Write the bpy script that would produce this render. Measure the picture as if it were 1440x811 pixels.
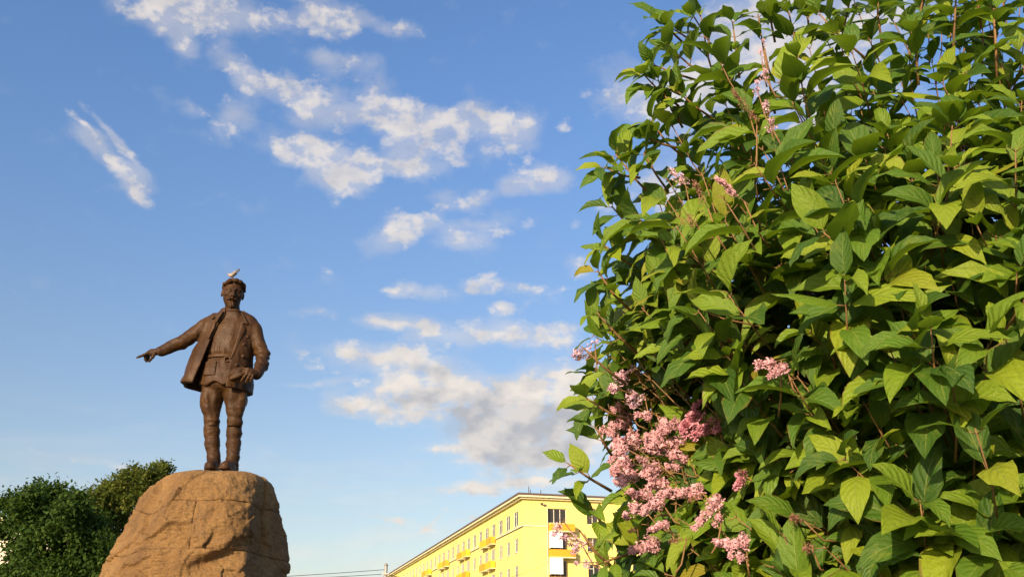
import bpy, bmesh, math, random, time
_T0 = time.time()
import numpy as np
from mathutils import Vector, Matrix
from mathutils.bvhtree import BVHTree

random.seed(7)
rng = np.random.default_rng(7)
scene = bpy.context.scene
for o in list(bpy.data.objects):
    bpy.data.objects.remove(o)
COL = scene.collection

# ------------------------------------------------------------------ camera
FPX = 1350.0
PITCH = math.atan(535 / FPX)
CAM = np.array([0.0, 0.0, 1.6])
cd = bpy.data.cameras.new('camera')
cam = bpy.data.objects.new('camera', cd)
COL.objects.link(cam)
cam.location = CAM
cam.rotation_euler = (math.pi / 2 + PITCH, 0, 0)
cd.sensor_width = 36
cd.lens = 36 * FPX / 1440
cd.clip_start = 0.05
cd.clip_end = 5000
scene.camera = cam


def ray(px, py):
    x = (px - 720) / FPX
    y = (405.5 - py) / FPX
    return np.array([x, math.cos(PITCH) - y * math.sin(PITCH), math.sin(PITCH) + y * math.cos(PITCH)])


def P(px, py, Y):
    d = ray(px, py)
    return CAM + d * Y / d[1]


def project(p):
    q = np.asarray(p) - CAM
    dz = q[..., 1] * math.cos(PITCH) + q[..., 2] * math.sin(PITCH)
    dy = -q[..., 1] * math.sin(PITCH) + q[..., 2] * math.cos(PITCH)
    return 720 + FPX * q[..., 0] / dz, 405.5 - FPX * dy / dz, dz


# ------------------------------------------------------------------ light
SUN_EL = math.radians(19)
SUN_AZ = math.radians(207)          # clockwise from +Y: behind the viewer, to the left
SUN_DIR = np.array([math.sin(SUN_AZ) * math.cos(SUN_EL), math.cos(SUN_AZ) * math.cos(SUN_EL), math.sin(SUN_EL)])
sd = bpy.data.lights.new('sun', 'SUN')
sd.energy = 5.0
sd.angle = math.radians(0.55)
sd.color = (1.0, 0.80, 0.56)
sun = bpy.data.objects.new('sun', sd)
COL.objects.link(sun)
sun.location = (-20, -30, 30)
sun.rotation_euler = Vector(SUN_DIR).to_track_quat('Z', 'Y').to_euler()

scene.view_settings.view_transform = 'Standard'
scene.view_settings.look = 'None'
scene.view_settings.exposure = 0.6
scene.view_settings.gamma = 1
scene.view_settings.use_curve_mapping = False


# ------------------------------------------------------------------ node helper
class NG:
    def __init__(self, tree):
        self.t = tree
        self.n = tree.nodes
        self.l = tree.links

    def put(self, sock, v):
        if isinstance(v, bpy.types.NodeSocket):
            self.l.new(v, sock)
        else:
            sock.default_value = v

    def m(self, op, a, b=None, c=None, clamp=False):
        n = self.n.new('ShaderNodeMath')
        n.operation = op
        n.use_clamp = clamp
        for i, v in enumerate((a, b, c)):
            if v is not None:
                self.put(n.inputs[i], v)
        return n.outputs[0]

    def vm(self, op, a, b=None, out=0, scale=None):
        n = self.n.new('ShaderNodeVectorMath')
        n.operation = op
        self.put(n.inputs[0], a)
        if b is not None:
            self.put(n.inputs[1], b)
        if scale is not None:
            self.put(n.inputs['Scale'], scale)
        return n.outputs[out]

    def noise(self, vec, scale, detail=4, rough=0.55, out='Fac', dist=0.0):
        n = self.n.new('ShaderNodeTexNoise')
        if vec is not None:
            self.l.new(vec, n.inputs['Vector'])
        n.inputs['Scale'].default_value = scale
        n.inputs['Detail'].default_value = detail
        n.inputs['Roughness'].default_value = rough
        n.inputs['Distortion'].default_value = dist
        return n.outputs[out]

    def ramp(self, fac, stops, interp='LINEAR'):
        n = self.n.new('ShaderNodeValToRGB')
        n.color_ramp.interpolation = interp
        e = n.color_ramp.elements
        while len(e) < len(stops):
            e.new(0.5)
        for i, (p, c) in enumerate(stops):
            e[i].position = p
            e[i].color = (c[0], c[1], c[2], 1) if hasattr(c, '__len__') else (c, c, c, 1)
        self.put(n.inputs[0], fac)
        return n.outputs[0]

    def smooth(self, v, a, b, lo=0.0, hi=1.0):
        n = self.n.new('ShaderNodeMapRange')
        n.interpolation_type = 'SMOOTHSTEP'
        self.put(n.inputs[0], v)
        for i, q in enumerate((a, b, lo, hi)):
            n.inputs[1 + i].default_value = q
        return n.outputs[0]

    def mix(self, fac, a, b):
        n = self.n.new('ShaderNodeMix')
        n.data_type = 'RGBA'
        self.put(n.inputs['Factor'], fac)
        for s, v in ((n.inputs[6], a), (n.inputs[7], b)):
            if isinstance(v, bpy.types.NodeSocket):
                self.l.new(v, s)
            else:
                s.default_value = (v[0], v[1], v[2], 1)
        return n.outputs[2]

    def bump(self, h, strength=0.5, dist=0.01, normal=None):
        n = self.n.new('ShaderNodeBump')
        n.inputs['Strength'].default_value = strength
        n.inputs['Distance'].default_value = dist
        self.l.new(h, n.inputs['Height'])
        if normal is not None:
            self.l.new(normal, n.inputs['Normal'])
        return n.outputs[0]

    def sepxyz(self, v):
        n = self.n.new('ShaderNodeSeparateXYZ')
        self.l.new(v, n.inputs[0])
        return n.outputs

    def comb(self, x, y, z=0.0):
        n = self.n.new('ShaderNodeCombineXYZ')
        for i, v in enumerate((x, y, z)):
            self.put(n.inputs[i], v)
        return n.outputs[0]


# ------------------------------------------------------------------ world: sky and clouds
world = bpy.data.worlds.new('World')
scene.world = world
world.use_nodes = True
wt = world.node_tree
wt.nodes.clear()
W = NG(wt)
sky = wt.nodes.new('ShaderNodeTexSky')
sky.sky_type = 'NISHITA'
sky.sun_disc = False
sky.sun_elevation = SUN_EL
sky.sun_rotation = SUN_AZ
sky.altitude = 250
sky.air_density = 1.0
sky.dust_density = 1.6
sky.ozone_density = 2.5
bg_sky = wt.nodes.new('ShaderNodeBackground')
bg_sky.inputs[1].default_value = 0.127

tc = wt.nodes.new('ShaderNodeTexCoord')
D = tc.outputs['Generated']
dx, dy, dz = W.sepxyz(D)
az = W.m('ARCTAN2', dx, dy)
el = W.m('ARCSINE', dz)


skytone = W.mix(W.smooth(el, math.radians(3), math.radians(38)), (1.06, 0.88, 0.75), (0.91, 1.06, 1.23))
wt.links.new(W.vm('MULTIPLY', sky.outputs[0], skytone), bg_sky.inputs[0])


def azel(px, py):
    d = ray(px, py)
    d = d / np.linalg.norm(d)
    return math.atan2(d[0], d[1]), math.asin(d[2])


hz = W.m('MAXIMUM', W.m('ADD', dz, 0.10), 0.06)
plane = W.comb(W.m('DIVIDE', dx, hz), W.m('DIVIDE', dy, hz), 0.0)      # a flat cloud deck seen in perspective
ang = W.comb(az, el, 0.0)
angs = W.vm('MULTIPLY', ang, (1.0, 1.5, 1.0))
warp1 = W.noise(angs, 7.0, 4, 0.6, 'Color')
warp2 = W.noise(angs, 24.0, 4, 0.6, 'Color')
w1 = W.vm('SCALE', W.vm('SUBTRACT', warp1, (0.5, 0.5, 0.5)), scale=0.022)
w2 = W.vm('SCALE', W.vm('SUBTRACT', warp2, (0.5, 0.5, 0.5)), scale=0.020)
pw = W.vm('MULTIPLY', W.vm('ADD', W.vm('ADD', ang, w1), w2), (1, 1, 0))


def blob(px, py, rx, ry, rot=0.0, amp=1.0, acc=None, grow=2.1):
    a0, e0 = azel(px, py)
    a1, _ = azel(px + 4, py)
    _, e2 = azel(px, py - 4)
    mp = wt.nodes.new('ShaderNodeMapping')
    mp.vector_type = 'TEXTURE'
    wt.links.new(pw, mp.inputs[0])
    mp.inputs['Location'].default_value = (a0, e0, 0)
    mp.inputs['Rotation'].default_value = (0, 0, math.radians(-rot))
    mp.inputs['Scale'].default_value = (rx * grow * abs(a1 - a0) / 4, ry * grow * abs(e2 - e0) / 4, 1)
    g = wt.nodes.new('ShaderNodeTexGradient')
    g.gradient_type = 'SPHERICAL'
    wt.links.new(mp.outputs[0], g.inputs[0])
    return W.m('MULTIPLY_ADD', g.outputs['Fac'], amp, acc if acc is not None else 0.0)


CLOUDS = [  # px, py, half width, half height, slope, strength
    (215, 12, 45, 22, 0, 1), (265, 38, 40, 24, 0, .9), (300, 10, 60, 20, 0, .8), (360, 28, 45, 16, 0, .6), (258, 72, 15, 13, 0, .7),
    (332, 97, 24, 15, 30, 1), (352, 122, 26, 18, 0, .6), (470, 18, 42, 13, 8, 1), (450, 36, 34, 13, 0, .8), (565, 42, 30, 9, 0, .7),
    (272, 152, 15, 9, 0, .8), (322, 166, 22, 14, 0, 1), (310, 190, 15, 10, 0, .5), (400, 122, 35, 14, 20, .9), (440, 132, 24, 28, 0, .8),
    (428, 158, 30, 20, 0, .5), (492, 92, 28, 15, 0, .8), (452, 76, 14, 9, 0, .8),
    (110, 196, 24, 10, 38, .5), (120, 182, 26, 4, 38, .7), (152, 188, 40, 5, 36, .62), (165, 206, 34, 3, 36, .6), (140, 214, 44, 10, 38, .55), (160, 232, 46, 11, 38, .55), (190, 240, 26, 8, 34, .6), (186, 258, 28, 12, 30, .5), (196, 270, 14, 7, 20, .45), (130, 228, 30, 5, 38, .4),
    (415, 208, 48, 14, 6, 1), (460, 216, 38, 18, 0, 1), (505, 237, 28, 15, 0, .9), (540, 230, 28, 12, 0, .9), (438, 240, 40, 10, 20, .45),
    (485, 170, 20, 11, 0, .9), (530, 145, 36, 20, 0, 1.1), (560, 165, 34, 16, 0, .8), (582, 188, 38, 26, 0, .7), (596, 216, 34, 26, 0, .7), (590, 242, 24, 10, 0, .7),
    (640, 160, 30, 12, 0, 1), (692, 168, 46, 17, 0, 1.15), (712, 186, 32, 18, 0, .8), (650, 218, 24, 14, 0, .5), (715, 210, 24, 12, 0, .5),
    (490, 254, 28, 14, 0, 1), (468, 282, 8, 20, 15, .6), (752, 247, 28, 16, 0, 1.1), (788, 246, 20, 11, 0, .7), (715, 266, 26, 10, 0, .8),
    (666, 281, 18, 12, 0, 1), (625, 286, 16, 10, 0, .8), (553, 322, 22, 15, 0, 1.2), (575, 312, 22, 12, 0, .8), (615, 312, 26, 10, 0, .8),
    (690, 320, 42, 13, -10, .9), (640, 342, 44, 9, 0, .6), (530, 345, 24, 10, 0, .4), (795, 178, 11, 7, 0, .9), (853, 285, 10, 9, 0, 1), (806, 311, 7, 9, 0, .9), (814, 375, 15, 13, 0, 1.1),
    (565, 404, 15, 9, 0, 1.1), (602, 413, 28, 9, 4, 1), (680, 403, 17, 9, 0, 1.2), (748, 410, 30, 7, 0, .7), (706, 436, 11, 6, 0, 1), (775, 420, 60, 6, -16, .5),
    (538, 450, 22, 8, 0, 1.1), (580, 456, 44, 10, 6, .6), (618, 468, 38, 11, 0, .9), (700, 466, 32, 15, 0, 1.2), (772, 475, 38, 13, 0, 1.2), (452, 443, 22, 7, 0, .6), (460, 380, 12, 9, 0, .5),
    (500, 498, 46, 15, 0, 1.2), (577, 510, 30, 19, 0, 1.3), (425, 538, 46, 5, -6, .6),
    (560, 552, 64, 24, 0, 1), (540, 574, 50, 10, 0, 1), (640, 545, 62, 28, 10, 1.2), (680, 575, 62, 30, 0, 1.1), (725, 620, 62, 30, 0, 1.2), (690, 640, 50, 16, 0, .9),
    (790, 528, 52, 18, 0, 1), (815, 560, 54, 26, 0, 1), (770, 598, 62, 40, 0, 1.2), (800, 625, 50, 24, 0, 1), (612, 633, 18, 6, 0, .9), (566, 592, 22, 6, -10, .6),
    (660, 686, 70, 6, -3, 1), (750, 680, 80, 9, 0, 1), (560, 736, 60, 5, 8, .8), (606, 735, 34, 3, -48, .6), (650, 727, 26, 4, 0, .8), (60, 632, 130, 9, 10, .6),
    (890, 130, 44, 30, 0, .9), (950, 150, 44, 34, 0, 1), (1040, 40, 60, 46, 0, 1.2), (1000, 130, 44, 44, 0, 1), (945, 262, 44, 34, 0, 1), (1140, 110, 80, 70, 0, 1.2), (1200, 20, 90, 40, 0, .9),
]
GREYS = [(690, 600, 60, 34, 0, 1.0), (740, 625, 62, 34, 0, 1.2), (600, 520, 26, 14, 30, .9), (640, 570, 50, 22, 0, .7), (800, 590, 50, 36, 0, .7),
         (560, 585, 40, 10, 0, .6), (590, 225, 36, 26, 0, .5), (700, 690, 90, 5, 0, .6), (560, 565, 50, 14, 0, .4), (710, 480, 30, 7, 0, .5), (780, 487, 34, 7, 0, .5)]
acc = None
for c in CLOUDS:
    acc = blob(*c, acc=acc)
gacc = None
for c in GREYS:
    gacc = blob(*c, acc=gacc)
# the same broken cloud goes on outside the part of the sky that is in view
a_l, e_t = azel(-40, 405)[0], azel(720, -30)[1]
a_r = azel(1240, 405)[0]
azc, azh = (a_l + a_r) / 2, (a_r - a_l) / 2
out_h = W.smooth(W.m('ABSOLUTE', W.m('SUBTRACT', az, azc)), azh, azh + 0.12)
out_v = W.smooth(el, e_t, e_t + 0.1)
outside = W.m('MAXIMUM', out_h, out_v)
broad = W.smooth(W.noise(plane, 0.9, 3, 0.5), 0.50, 0.72)
cover = W.m('ADD', W.m('MINIMUM', acc, W.smooth(el, math.radians(13), math.radians(20), 1.55, 1.12)), W.m('MULTIPLY', W.m('MULTIPLY', broad, outside), 0.9))
fine = W.noise(angs, 38.0, 9, 0.57)
off = W.vm('ADD', angs, (-0.012, 0.020, 0.0))
soft1 = W.noise(angs, 21.0, 5, 0.55)
fine2 = W.noise(off, 21.0, 5, 0.55)
big = W.noise(angs, 12.0, 4, 0.5)
dens = W.m('ADD', W.m('MULTIPLY', cover, 1.22), W.m('MULTIPLY', W.m('SUBTRACT', W.m('ADD', W.m('MULTIPLY', fine, 0.7), W.m('MULTIPLY', big, 0.3)), 0.5), 5.6))
high = W.smooth(el, math.radians(15), math.radians(24), 1.0, 0.84)
alpha = W.m('MULTIPLY', W.m('MULTIPLY', W.smooth(dens, 0.36, 1.80), W.smooth(cover, 0.02, 0.45)), high)
veil = W.m('MULTIPLY', W.smooth(W.m('ADD', cover, W.m('MULTIPLY', W.m('SUBTRACT', fine2, 0.5), 1.8)), 0.10, 1.1), 0.40)
streak = W.noise(W.vm('MULTIPLY', ang, (4.0, 20.0, 1.0)), 1.6, 6, 0.6, dist=0.6)
hazy = W.m('MULTIPLY', W.smooth(el, math.radians(16), math.radians(3), 0.0, 0.42), W.smooth(streak, 0.38, 0.70))
veil = W.m('MAXIMUM', veil, hazy)
alpha = W.m('MULTIPLY', W.m('MAXIMUM', alpha, veil), 0.92)
lit = W.m('MULTIPLY_ADD', W.m('SUBTRACT', soft1, fine2), 2.6, 0.62, clamp=True)
grey = W.m('MINIMUM', W.m('MULTIPLY', gacc, 1.0), 1.0)
dark = W.m('SUBTRACT', W.m('MULTIPLY', grey, 0.85), W.m('MULTIPLY', W.m('SUBTRACT', lit, 0.5), 0.9), clamp=True)
dark = W.m('MAXIMUM', dark, W.m('MULTIPLY', W.m('SUBTRACT', 1.0, lit), 0.55))
ccol = W.mix(dark, (0.68, 0.61, 0.535), (0.36, 0.355, 0.37))
bg_c = wt.nodes.new('ShaderNodeBackground')
wt.links.new(ccol, bg_c.inputs[0])
bg_c.inputs[1].default_value = 0.92
mx = wt.nodes.new('ShaderNodeMixShader')
wt.links.new(alpha, mx.inputs[0])
wt.links.new(bg_sky.outputs[0], mx.inputs[1])
wt.links.new(bg_c.outputs[0], mx.inputs[2])
wo = wt.nodes.new('ShaderNodeOutputWorld')
wt.links.new(mx.outputs[0], wo.inputs[0])


# ------------------------------------------------------------------ object helpers
def mesh_from(name, verts, faces, mat=None, smooth=False):
    me = bpy.data.meshes.new(name)
    me.from_pydata(np.asarray(verts, float).tolist(), [], faces.tolist() if isinstance(faces, np.ndarray) else faces)
    if smooth:
        me.polygons.foreach_set('use_smooth', [True] * len(me.polygons))
    if mat:
        me.materials.append(mat)
    me.update()
    return me


def link(name, me, parent=None, loc=None, kind=None):
    o = bpy.data.objects.new(name, me)
    COL.objects.link(o)
    if parent is not None:
        o.parent = parent
    if loc is not None:
        o.location = loc
    if kind:
        o['kind'] = kind
    return o


def thing(name, label, cat, loc=(0, 0, 0), rotz=0.0, group=None):
    o = link(name, None, None, loc)
    o.rotation_euler = (0, 0, rotz)
    o['label'] = label
    o['category'] = cat
    if group:
        o['group'] = group
    return o


def unit(v):
    v = np.asarray(v, float)
    return v / (np.linalg.norm(v) + 1e-9)


class MB:
    def __init__(self):
        self.v = []
        self.f = []

    def add(self, v, f):
        b = len(self.v)
        self.v += [tuple(q) for q in v]
        self.f += [tuple(i + b for i in q) for q in f]

    def box(self, lo, hi):
        (a, b, c), (d, e, g) = lo, hi
        self.add([(a, b, c), (d, b, c), (d, e, c), (a, e, c), (a, b, g), (d, b, g), (d, e, g), (a, e, g)],
                 [(0, 3, 2, 1), (4, 5, 6, 7), (0, 1, 5, 4), (1, 2, 6, 5), (2, 3, 7, 6), (3, 0, 4, 7)])

    def tube(self, pts, radii, n=6):
        pts = [np.asarray(p, float) for p in pts]
        vs, fs = [], []
        up = None
        for i, p in enumerate(pts):
            d = pts[min(i + 1, len(pts) - 1)] - pts[max(i - 1, 0)]
            d = d / (np.linalg.norm(d) + 1e-9)
            if up is None:
                up = np.array([0, 0, 1.0]) if abs(d[2]) < 0.9 else np.array([1.0, 0, 0])
            a = np.cross(d, up)
            a /= np.linalg.norm(a) + 1e-9
            b = np.cross(d, a)
            up = -b
            r = radii[i] if hasattr(radii, '__len__') else radii
            for k in range(n):
                t = 2 * math.pi * k / n
                vs.append(p + r * (math.cos(t) * a + math.sin(t) * b))
        for i in range(len(pts) - 1):
            for k in range(n):
                k2 = (k + 1) % n
                fs.append((i * n + k, i * n + k2, (i + 1) * n + k2, (i + 1) * n + k))
        fs.append(tuple(range(n))[::-1])
        fs.append(tuple((len(pts) - 1) * n + k for k in range(n)))
        self.add(vs, [f[::-1] for f in fs])

    def mesh(self, name, mat, smooth=False):
        return mesh_from(name, self.v, self.f, mat, smooth)


# ------------------------------------------------------------------ numpy noise
def _hash(ix, iy, iz, s):
    h = (ix.astype(np.int64) * 374761393 + iy.astype(np.int64) * 668265263 + iz.astype(np.int64) * 2147483647 + s * 974711) & 0xFFFFFFFF
    h = ((h ^ (h >> 13)) * 1274126177) & 0xFFFFFFFF
    h = ((h ^ (h >> 16)) * 2246822519) & 0xFFFFFFFF
    return ((h >> 8) & 0xFFFF) / 65535.0 * 2 - 1


def vnoise(x, y, z, s=0):
    ix, iy, iz = np.floor(x), np.floor(y), np.floor(z)
    fx, fy, fz = x - ix, y - iy, z - iz
    fx, fy, fz = [t * t * t * (t * (t * 6 - 15) + 10) for t in (fx, fy, fz)]
    r = 0
    for a in (0, 1):
        for b in (0, 1):
            for c in (0, 1):
                w = (fx if a else 1 - fx) * (fy if b else 1 - fy) * (fz if c else 1 - fz)
                r = r + w * _hash(ix + a, iy + b, iz + c, s)
    return r


def fbm(x, y, z, oct=4, s=0, gain=0.5):
    r, a, f = 0, 1.0, 1.0
    for i in range(oct):
        r = r + a * vnoise(x * f, y * f, z * f, s + i)
        a *= gain
        f *= 2.03
    return r


# ------------------------------------------------------------------ signed distance modelling
def surface_nets(fn, lo, hi, h):
    lo = np.asarray(lo, float)
    hi = np.asarray(hi, float)
    n = np.ceil((hi - lo) / h).astype(int) + 1
    ax = [lo[i] + h * np.arange(n[i]) for i in range(3)]
    X, Y, Z = np.meshgrid(*ax, indexing='ij')
    Dv = fn(X, Y, Z)
    cs = np.array(Dv.shape) - 1
    pos = np.zeros((*cs, 3))
    cnt = np.zeros(cs)
    base = np.stack(np.meshgrid(*[np.arange(c) for c in cs], indexing='ij'), -1).astype(float)
    for axis in range(3):
        o1, o2 = [(1, 2), (0, 2), (0, 1)][axis]
        for a in (0, 1):
            for b in (0, 1):
                s0 = [slice(0, cs[i]) for i in range(3)]
                s0[o1] = slice(a, a + cs[o1])
                s0[o2] = slice(b, b + cs[o2])
                s1 = list(s0)
                s1[axis] = slice(1, 1 + cs[axis])
                d0, d1 = Dv[tuple(s0)], Dv[tuple(s1)]
                cr = (d0 < 0) != (d1 < 0)
                t = np.where(cr, d0 / np.where(cr, d0 - d1, 1), 0)
                off = np.zeros((*cs, 3))
                off[..., axis] = t
                off[..., o1] = a
                off[..., o2] = b
                pos += np.where(cr[..., None], off, 0)
                cnt += cr
    act = cnt > 0
    idx = -np.ones(cs, int)
    idx[act] = np.arange(act.sum())
    verts = lo + h * (base[act] + pos[act] / cnt[act][:, None])
    faces = []
    for axis in range(3):
        o1, o2 = [(1, 2), (2, 0), (0, 1)][axis]
        sl = [slice(1, cs[i]) for i in range(3)]
        sl[axis] = slice(0, cs[axis])
        s1 = list(sl)
        s1[axis] = slice(1, cs[axis] + 1)
        d0, d1 = Dv[tuple(sl)], Dv[tuple(s1)]

        def cell(u, v):
            c = list(sl)
            c[axis] = slice(0, cs[axis])
            c[o1] = slice(1 - u, cs[o1] - u)
            c[o2] = slice(1 - v, cs[o2] - v)
            return idx[tuple(c)]
        q = np.stack([cell(1, 1), cell(0, 1), cell(0, 0), cell(1, 0)], -1)
        up = (d0 < 0) & (d1 >= 0)
        dn = (d0 >= 0) & (d1 < 0)
        faces.append(q[up])
        faces.append(q[dn][:, ::-1])
    return verts, np.concatenate(faces)


def smin(a, b, k):
    h = np.clip(0.5 + 0.5 * (b - a) / k, 0, 1)
    return b * (1 - h) + a * h - k * h * (1 - h)


def smax(a, b, k):
    return -smin(-a, -b, k)


def cap(X, Y, Z, a, b, ra, rb, sy=1.0):
    a = np.asarray(a, float)
    b = np.asarray(b, float)
    ab = b - a
    t = np.clip(((X - a[0]) * ab[0] + (Y - a[1]) * ab[1] + (Z - a[2]) * ab[2]) / (ab @ ab), 0, 1)
    return np.sqrt((X - a[0] - t * ab[0]) ** 2 + ((Y - a[1] - t * ab[1]) / sy) ** 2 + (Z - a[2] - t * ab[2]) ** 2) - (ra + (rb - ra) * t)


def chain(X, Y, Z, pts, rad, k=0.02, sy=1.0):
    d = None
    for i in range(len(pts) - 1):
        e = cap(X, Y, Z, pts[i], pts[i + 1], rad[i], rad[i + 1], sy)
        d = e if d is None else smin(d, e, k)
    return d


def ell(X, Y, Z, c, r):
    k = np.sqrt(((X - c[0]) / r[0]) ** 2 + ((Y - c[1]) / r[1]) ** 2 + ((Z - c[2]) / r[2]) ** 2)
    return (k - 1) * min(r)


def loft(X, Y, Z, rows):
    # rows: (z, cx, cy, rx, ry) rising
    r = sorted(rows)
    zs = [q[0] for q in r]
    cx, cy, rx, ry = [np.interp(Z, zs, [q[i] for q in r]) for i in (1, 2, 3, 4)]
    d = (np.sqrt(((X - cx) / rx) ** 2 + ((Y - cy) / ry) ** 2) - 1) * np.minimum(rx, ry)
    return d, cx, cy, rx, ry, zs[0], zs[-1]


# ------------------------------------------------------------------ material helper
def material(name):
    m = bpy.data.materials.new(name)
    m.use_nodes = True
    g = NG(m.node_tree)
    b = m.node_tree.nodes['Principled BSDF']
    return m, g, b


def simple_mat(name, col, rough=0.6, var=0.12, scale=3.0, metal=0.0, bump=0.0, spec=0.5, bscale=None):
    m, g, b = material(name)
    t = g.n.new('ShaderNodeTexCoord').outputs['Object']
    n = g.noise(t, scale, 6, 0.6)
    c = g.mix(n, [v * (1 - var * 2) for v in col], [min(1, v * (1 + var * 2)) for v in col])
    g.l.new(c, b.inputs['Base Color'])
    b.inputs['Roughness'].default_value = rough
    b.inputs['Metallic'].default_value = metal
    b.inputs['Specular IOR Level'].default_value = spec
    if bump:
        g.l.new(g.bump(g.noise(t, bscale or scale * 6, 6, 0.6), bump, 0.02), b.inputs['Normal'])
    return m


# ------------------------------------------------------------------ ground
m_ground, g, b = material('paving')
t = g.n.new('ShaderNodeTexCoord').outputs['Object']
br = g.n.new('ShaderNodeTexBrick')
g.l.new(t, br.inputs['Vector'])
br.inputs['Scale'].default_value = 2.0
br.inputs['Color1'].default_value = (0.060, 0.058, 0.055, 1)
br.inputs['Color2'].default_value = (0.080, 0.076, 0.070, 1)
br.inputs['Mortar'].default_value = (0.035, 0.035, 0.033, 1)
g.l.new(g.mix(g.m('MULTIPLY', g.noise(t, 0.6, 6), 0.6), br.outputs[0], (0.05, 0.048, 0.042)), b.inputs['Base Color'])
b.inputs['Roughness'].default_value = 0.9
mb = MB()
NR = 64
ring = [(1800 * math.cos(2 * math.pi * i / NR), 1800 * math.sin(2 * math.pi * i / NR), 0) for i in range(NR)]
mb.add(ring, [tuple(range(NR))])
link('ground', mb.mesh('ground', m_ground), kind='structure')
m_lawn, g, b = material('lawn')
t = g.n.new('ShaderNodeTexCoord').outputs['Object']
g.l.new(g.mix(g.noise(t, 5, 8, 0.7), (0.04, 0.07, 0.015), (0.09, 0.12, 0.03)), b.inputs['Base Color'])
b.inputs['Roughness'].default_value = 0.9
for nm, (x0, x1, y0, y1) in (('lawn', (-0.6, 6.0, 1.3, 7.0)), ('lawn', (-34, -7.5, 19, 48))):
    mb = MB()
    mb.box((x0, y0, -0.05), (x1, y1, 0.05))
    link(nm, mb.mesh(nm, m_lawn), kind='structure')

# ------------------------------------------------------------------ boulder pedestal
SY = 15.0
ZT = P(313, 652, 14.25)[2]


def rock_material():
    m, g, b = material('granite')
    t = g.n.new('ShaderNodeTexCoord').outputs['Object']
    n1 = g.noise(t, 1.3, 8, 0.62)
    n2 = g.noise(t, 9, 8, 0.65)
    n3 = g.noise(t, 60, 4, 0.6)
    c = g.ramp(n1, [(0.28, (0.140, 0.074, 0.026)), (0.5, (0.235, 0.127, 0.042)), (0.72, (0.325, 0.184, 0.062))])
    c = g.mix(g.m('MULTIPLY', g.smooth(n2, 0.48, 0.75), 0.5), c, (0.11, 0.064, 0.036))
    c = g.mix(g.m('MULTIPLY', g.smooth(n3, 0.52, 0.7), 0.35), c, (0.36, 0.235, 0.12))
    # rain streaks run down the face
    sx, sy_, sz = g.sepxyz(t)
    st = g.noise(g.comb(g.m('MULTIPLY', sx, 5.0), g.m('MULTIPLY', sy_, 5.0), g.m('MULTIPLY', sz, 0.5)), 1.0, 5, 0.6)
    c = g.mix(g.m('MULTIPLY', g.smooth(st, 0.56, 0.75), 0.4), c, (0.10, 0.06, 0.04))
    g.l.new(c, b.inputs['Base Color'])
    b.inputs['Roughness'].default_value = 0.82
    b.inputs['Specular IOR Level'].default_value = 0.3
    h1 = g.bump(g.noise(t, 7, 8, 0.7), 1.0, 0.07)
    # slanting chisel marks
    rot = g.n.new('ShaderNodeMapping')
    rot.inputs['Rotation'].default_value = (0, math.radians(38), 0)
    rot.inputs['Scale'].default_value = (9, 6, 30)
    g.l.new(t, rot.inputs[0])
    h2 = g.bump(g.noise(rot.outputs[0], 1.0, 4, 0.6), 0.9, 0.05, h1)
    h3 = g.bump(n3, 0.35, 0.012, h2)
    g.l.new(h3, b.inputs['Normal'])
    return m


m_rock = rock_material()
ROCK_O = np.array([-4.72, SY, 0.0])
prof = [(652.0, 299, 335, 14.25), (654.2, 276, 344, 14.25), (659.5, 246, 356, 14.35), (664, 233, 364, 14.45), (672, 222, 372, 14.6), (684, 209, 380, 14.8), (707, 192.5, 390, 15),
        (736, 175, 395.5, 15), (770, 161, 399, 15), (803, 149, 401, 15), (860, 135, 404, 15), (940, 126, 407, 15), (1030, 122, 410, 15), (1130, 120, 412, 15)]
rows = []
for (py, xl, xr, Yl) in prof:
    A, B = P(xl, py, Yl), P(xr, py, Yl)
    rows.append((A[2], (A[0] + B[0]) / 2 + 0.01, (B[0] - A[0]) / 2 * 0.945))
rows[-1] = (-0.15, rows[-1][1], rows[-1][2])
rows.insert(0, (rows[0][0] + 0.012, rows[0][1], 0.0))
rows = np.array(rows)
seg = np.concatenate([[0], np.cumsum(np.hypot(np.diff(rows[:, 0]), np.diff(rows[:, 2])))])


def facet(V, n, pt, k=0.0):
    n = np.asarray(n, float)
    n /= np.linalg.norm(n)
    d = (V - np.asarray(pt)) @ n
    ex = np.where(d > 0, d, 0)
    return V - ex[..., None] * n


_rc = np.random.default_rng(31)
CHIPS = [(np.array([-4.7 + 1.5 * math.cos(t_), 15.1 + 1.4 * math.sin(t_), z_]), np.append(_rc.normal(size=3) * 0.055, _rc.normal() * 0.006))
         for t_, z_ in zip(_rc.uniform(0, 2 * math.pi, 90), _rc.uniform(0.2, 4.5, 90))]


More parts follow.
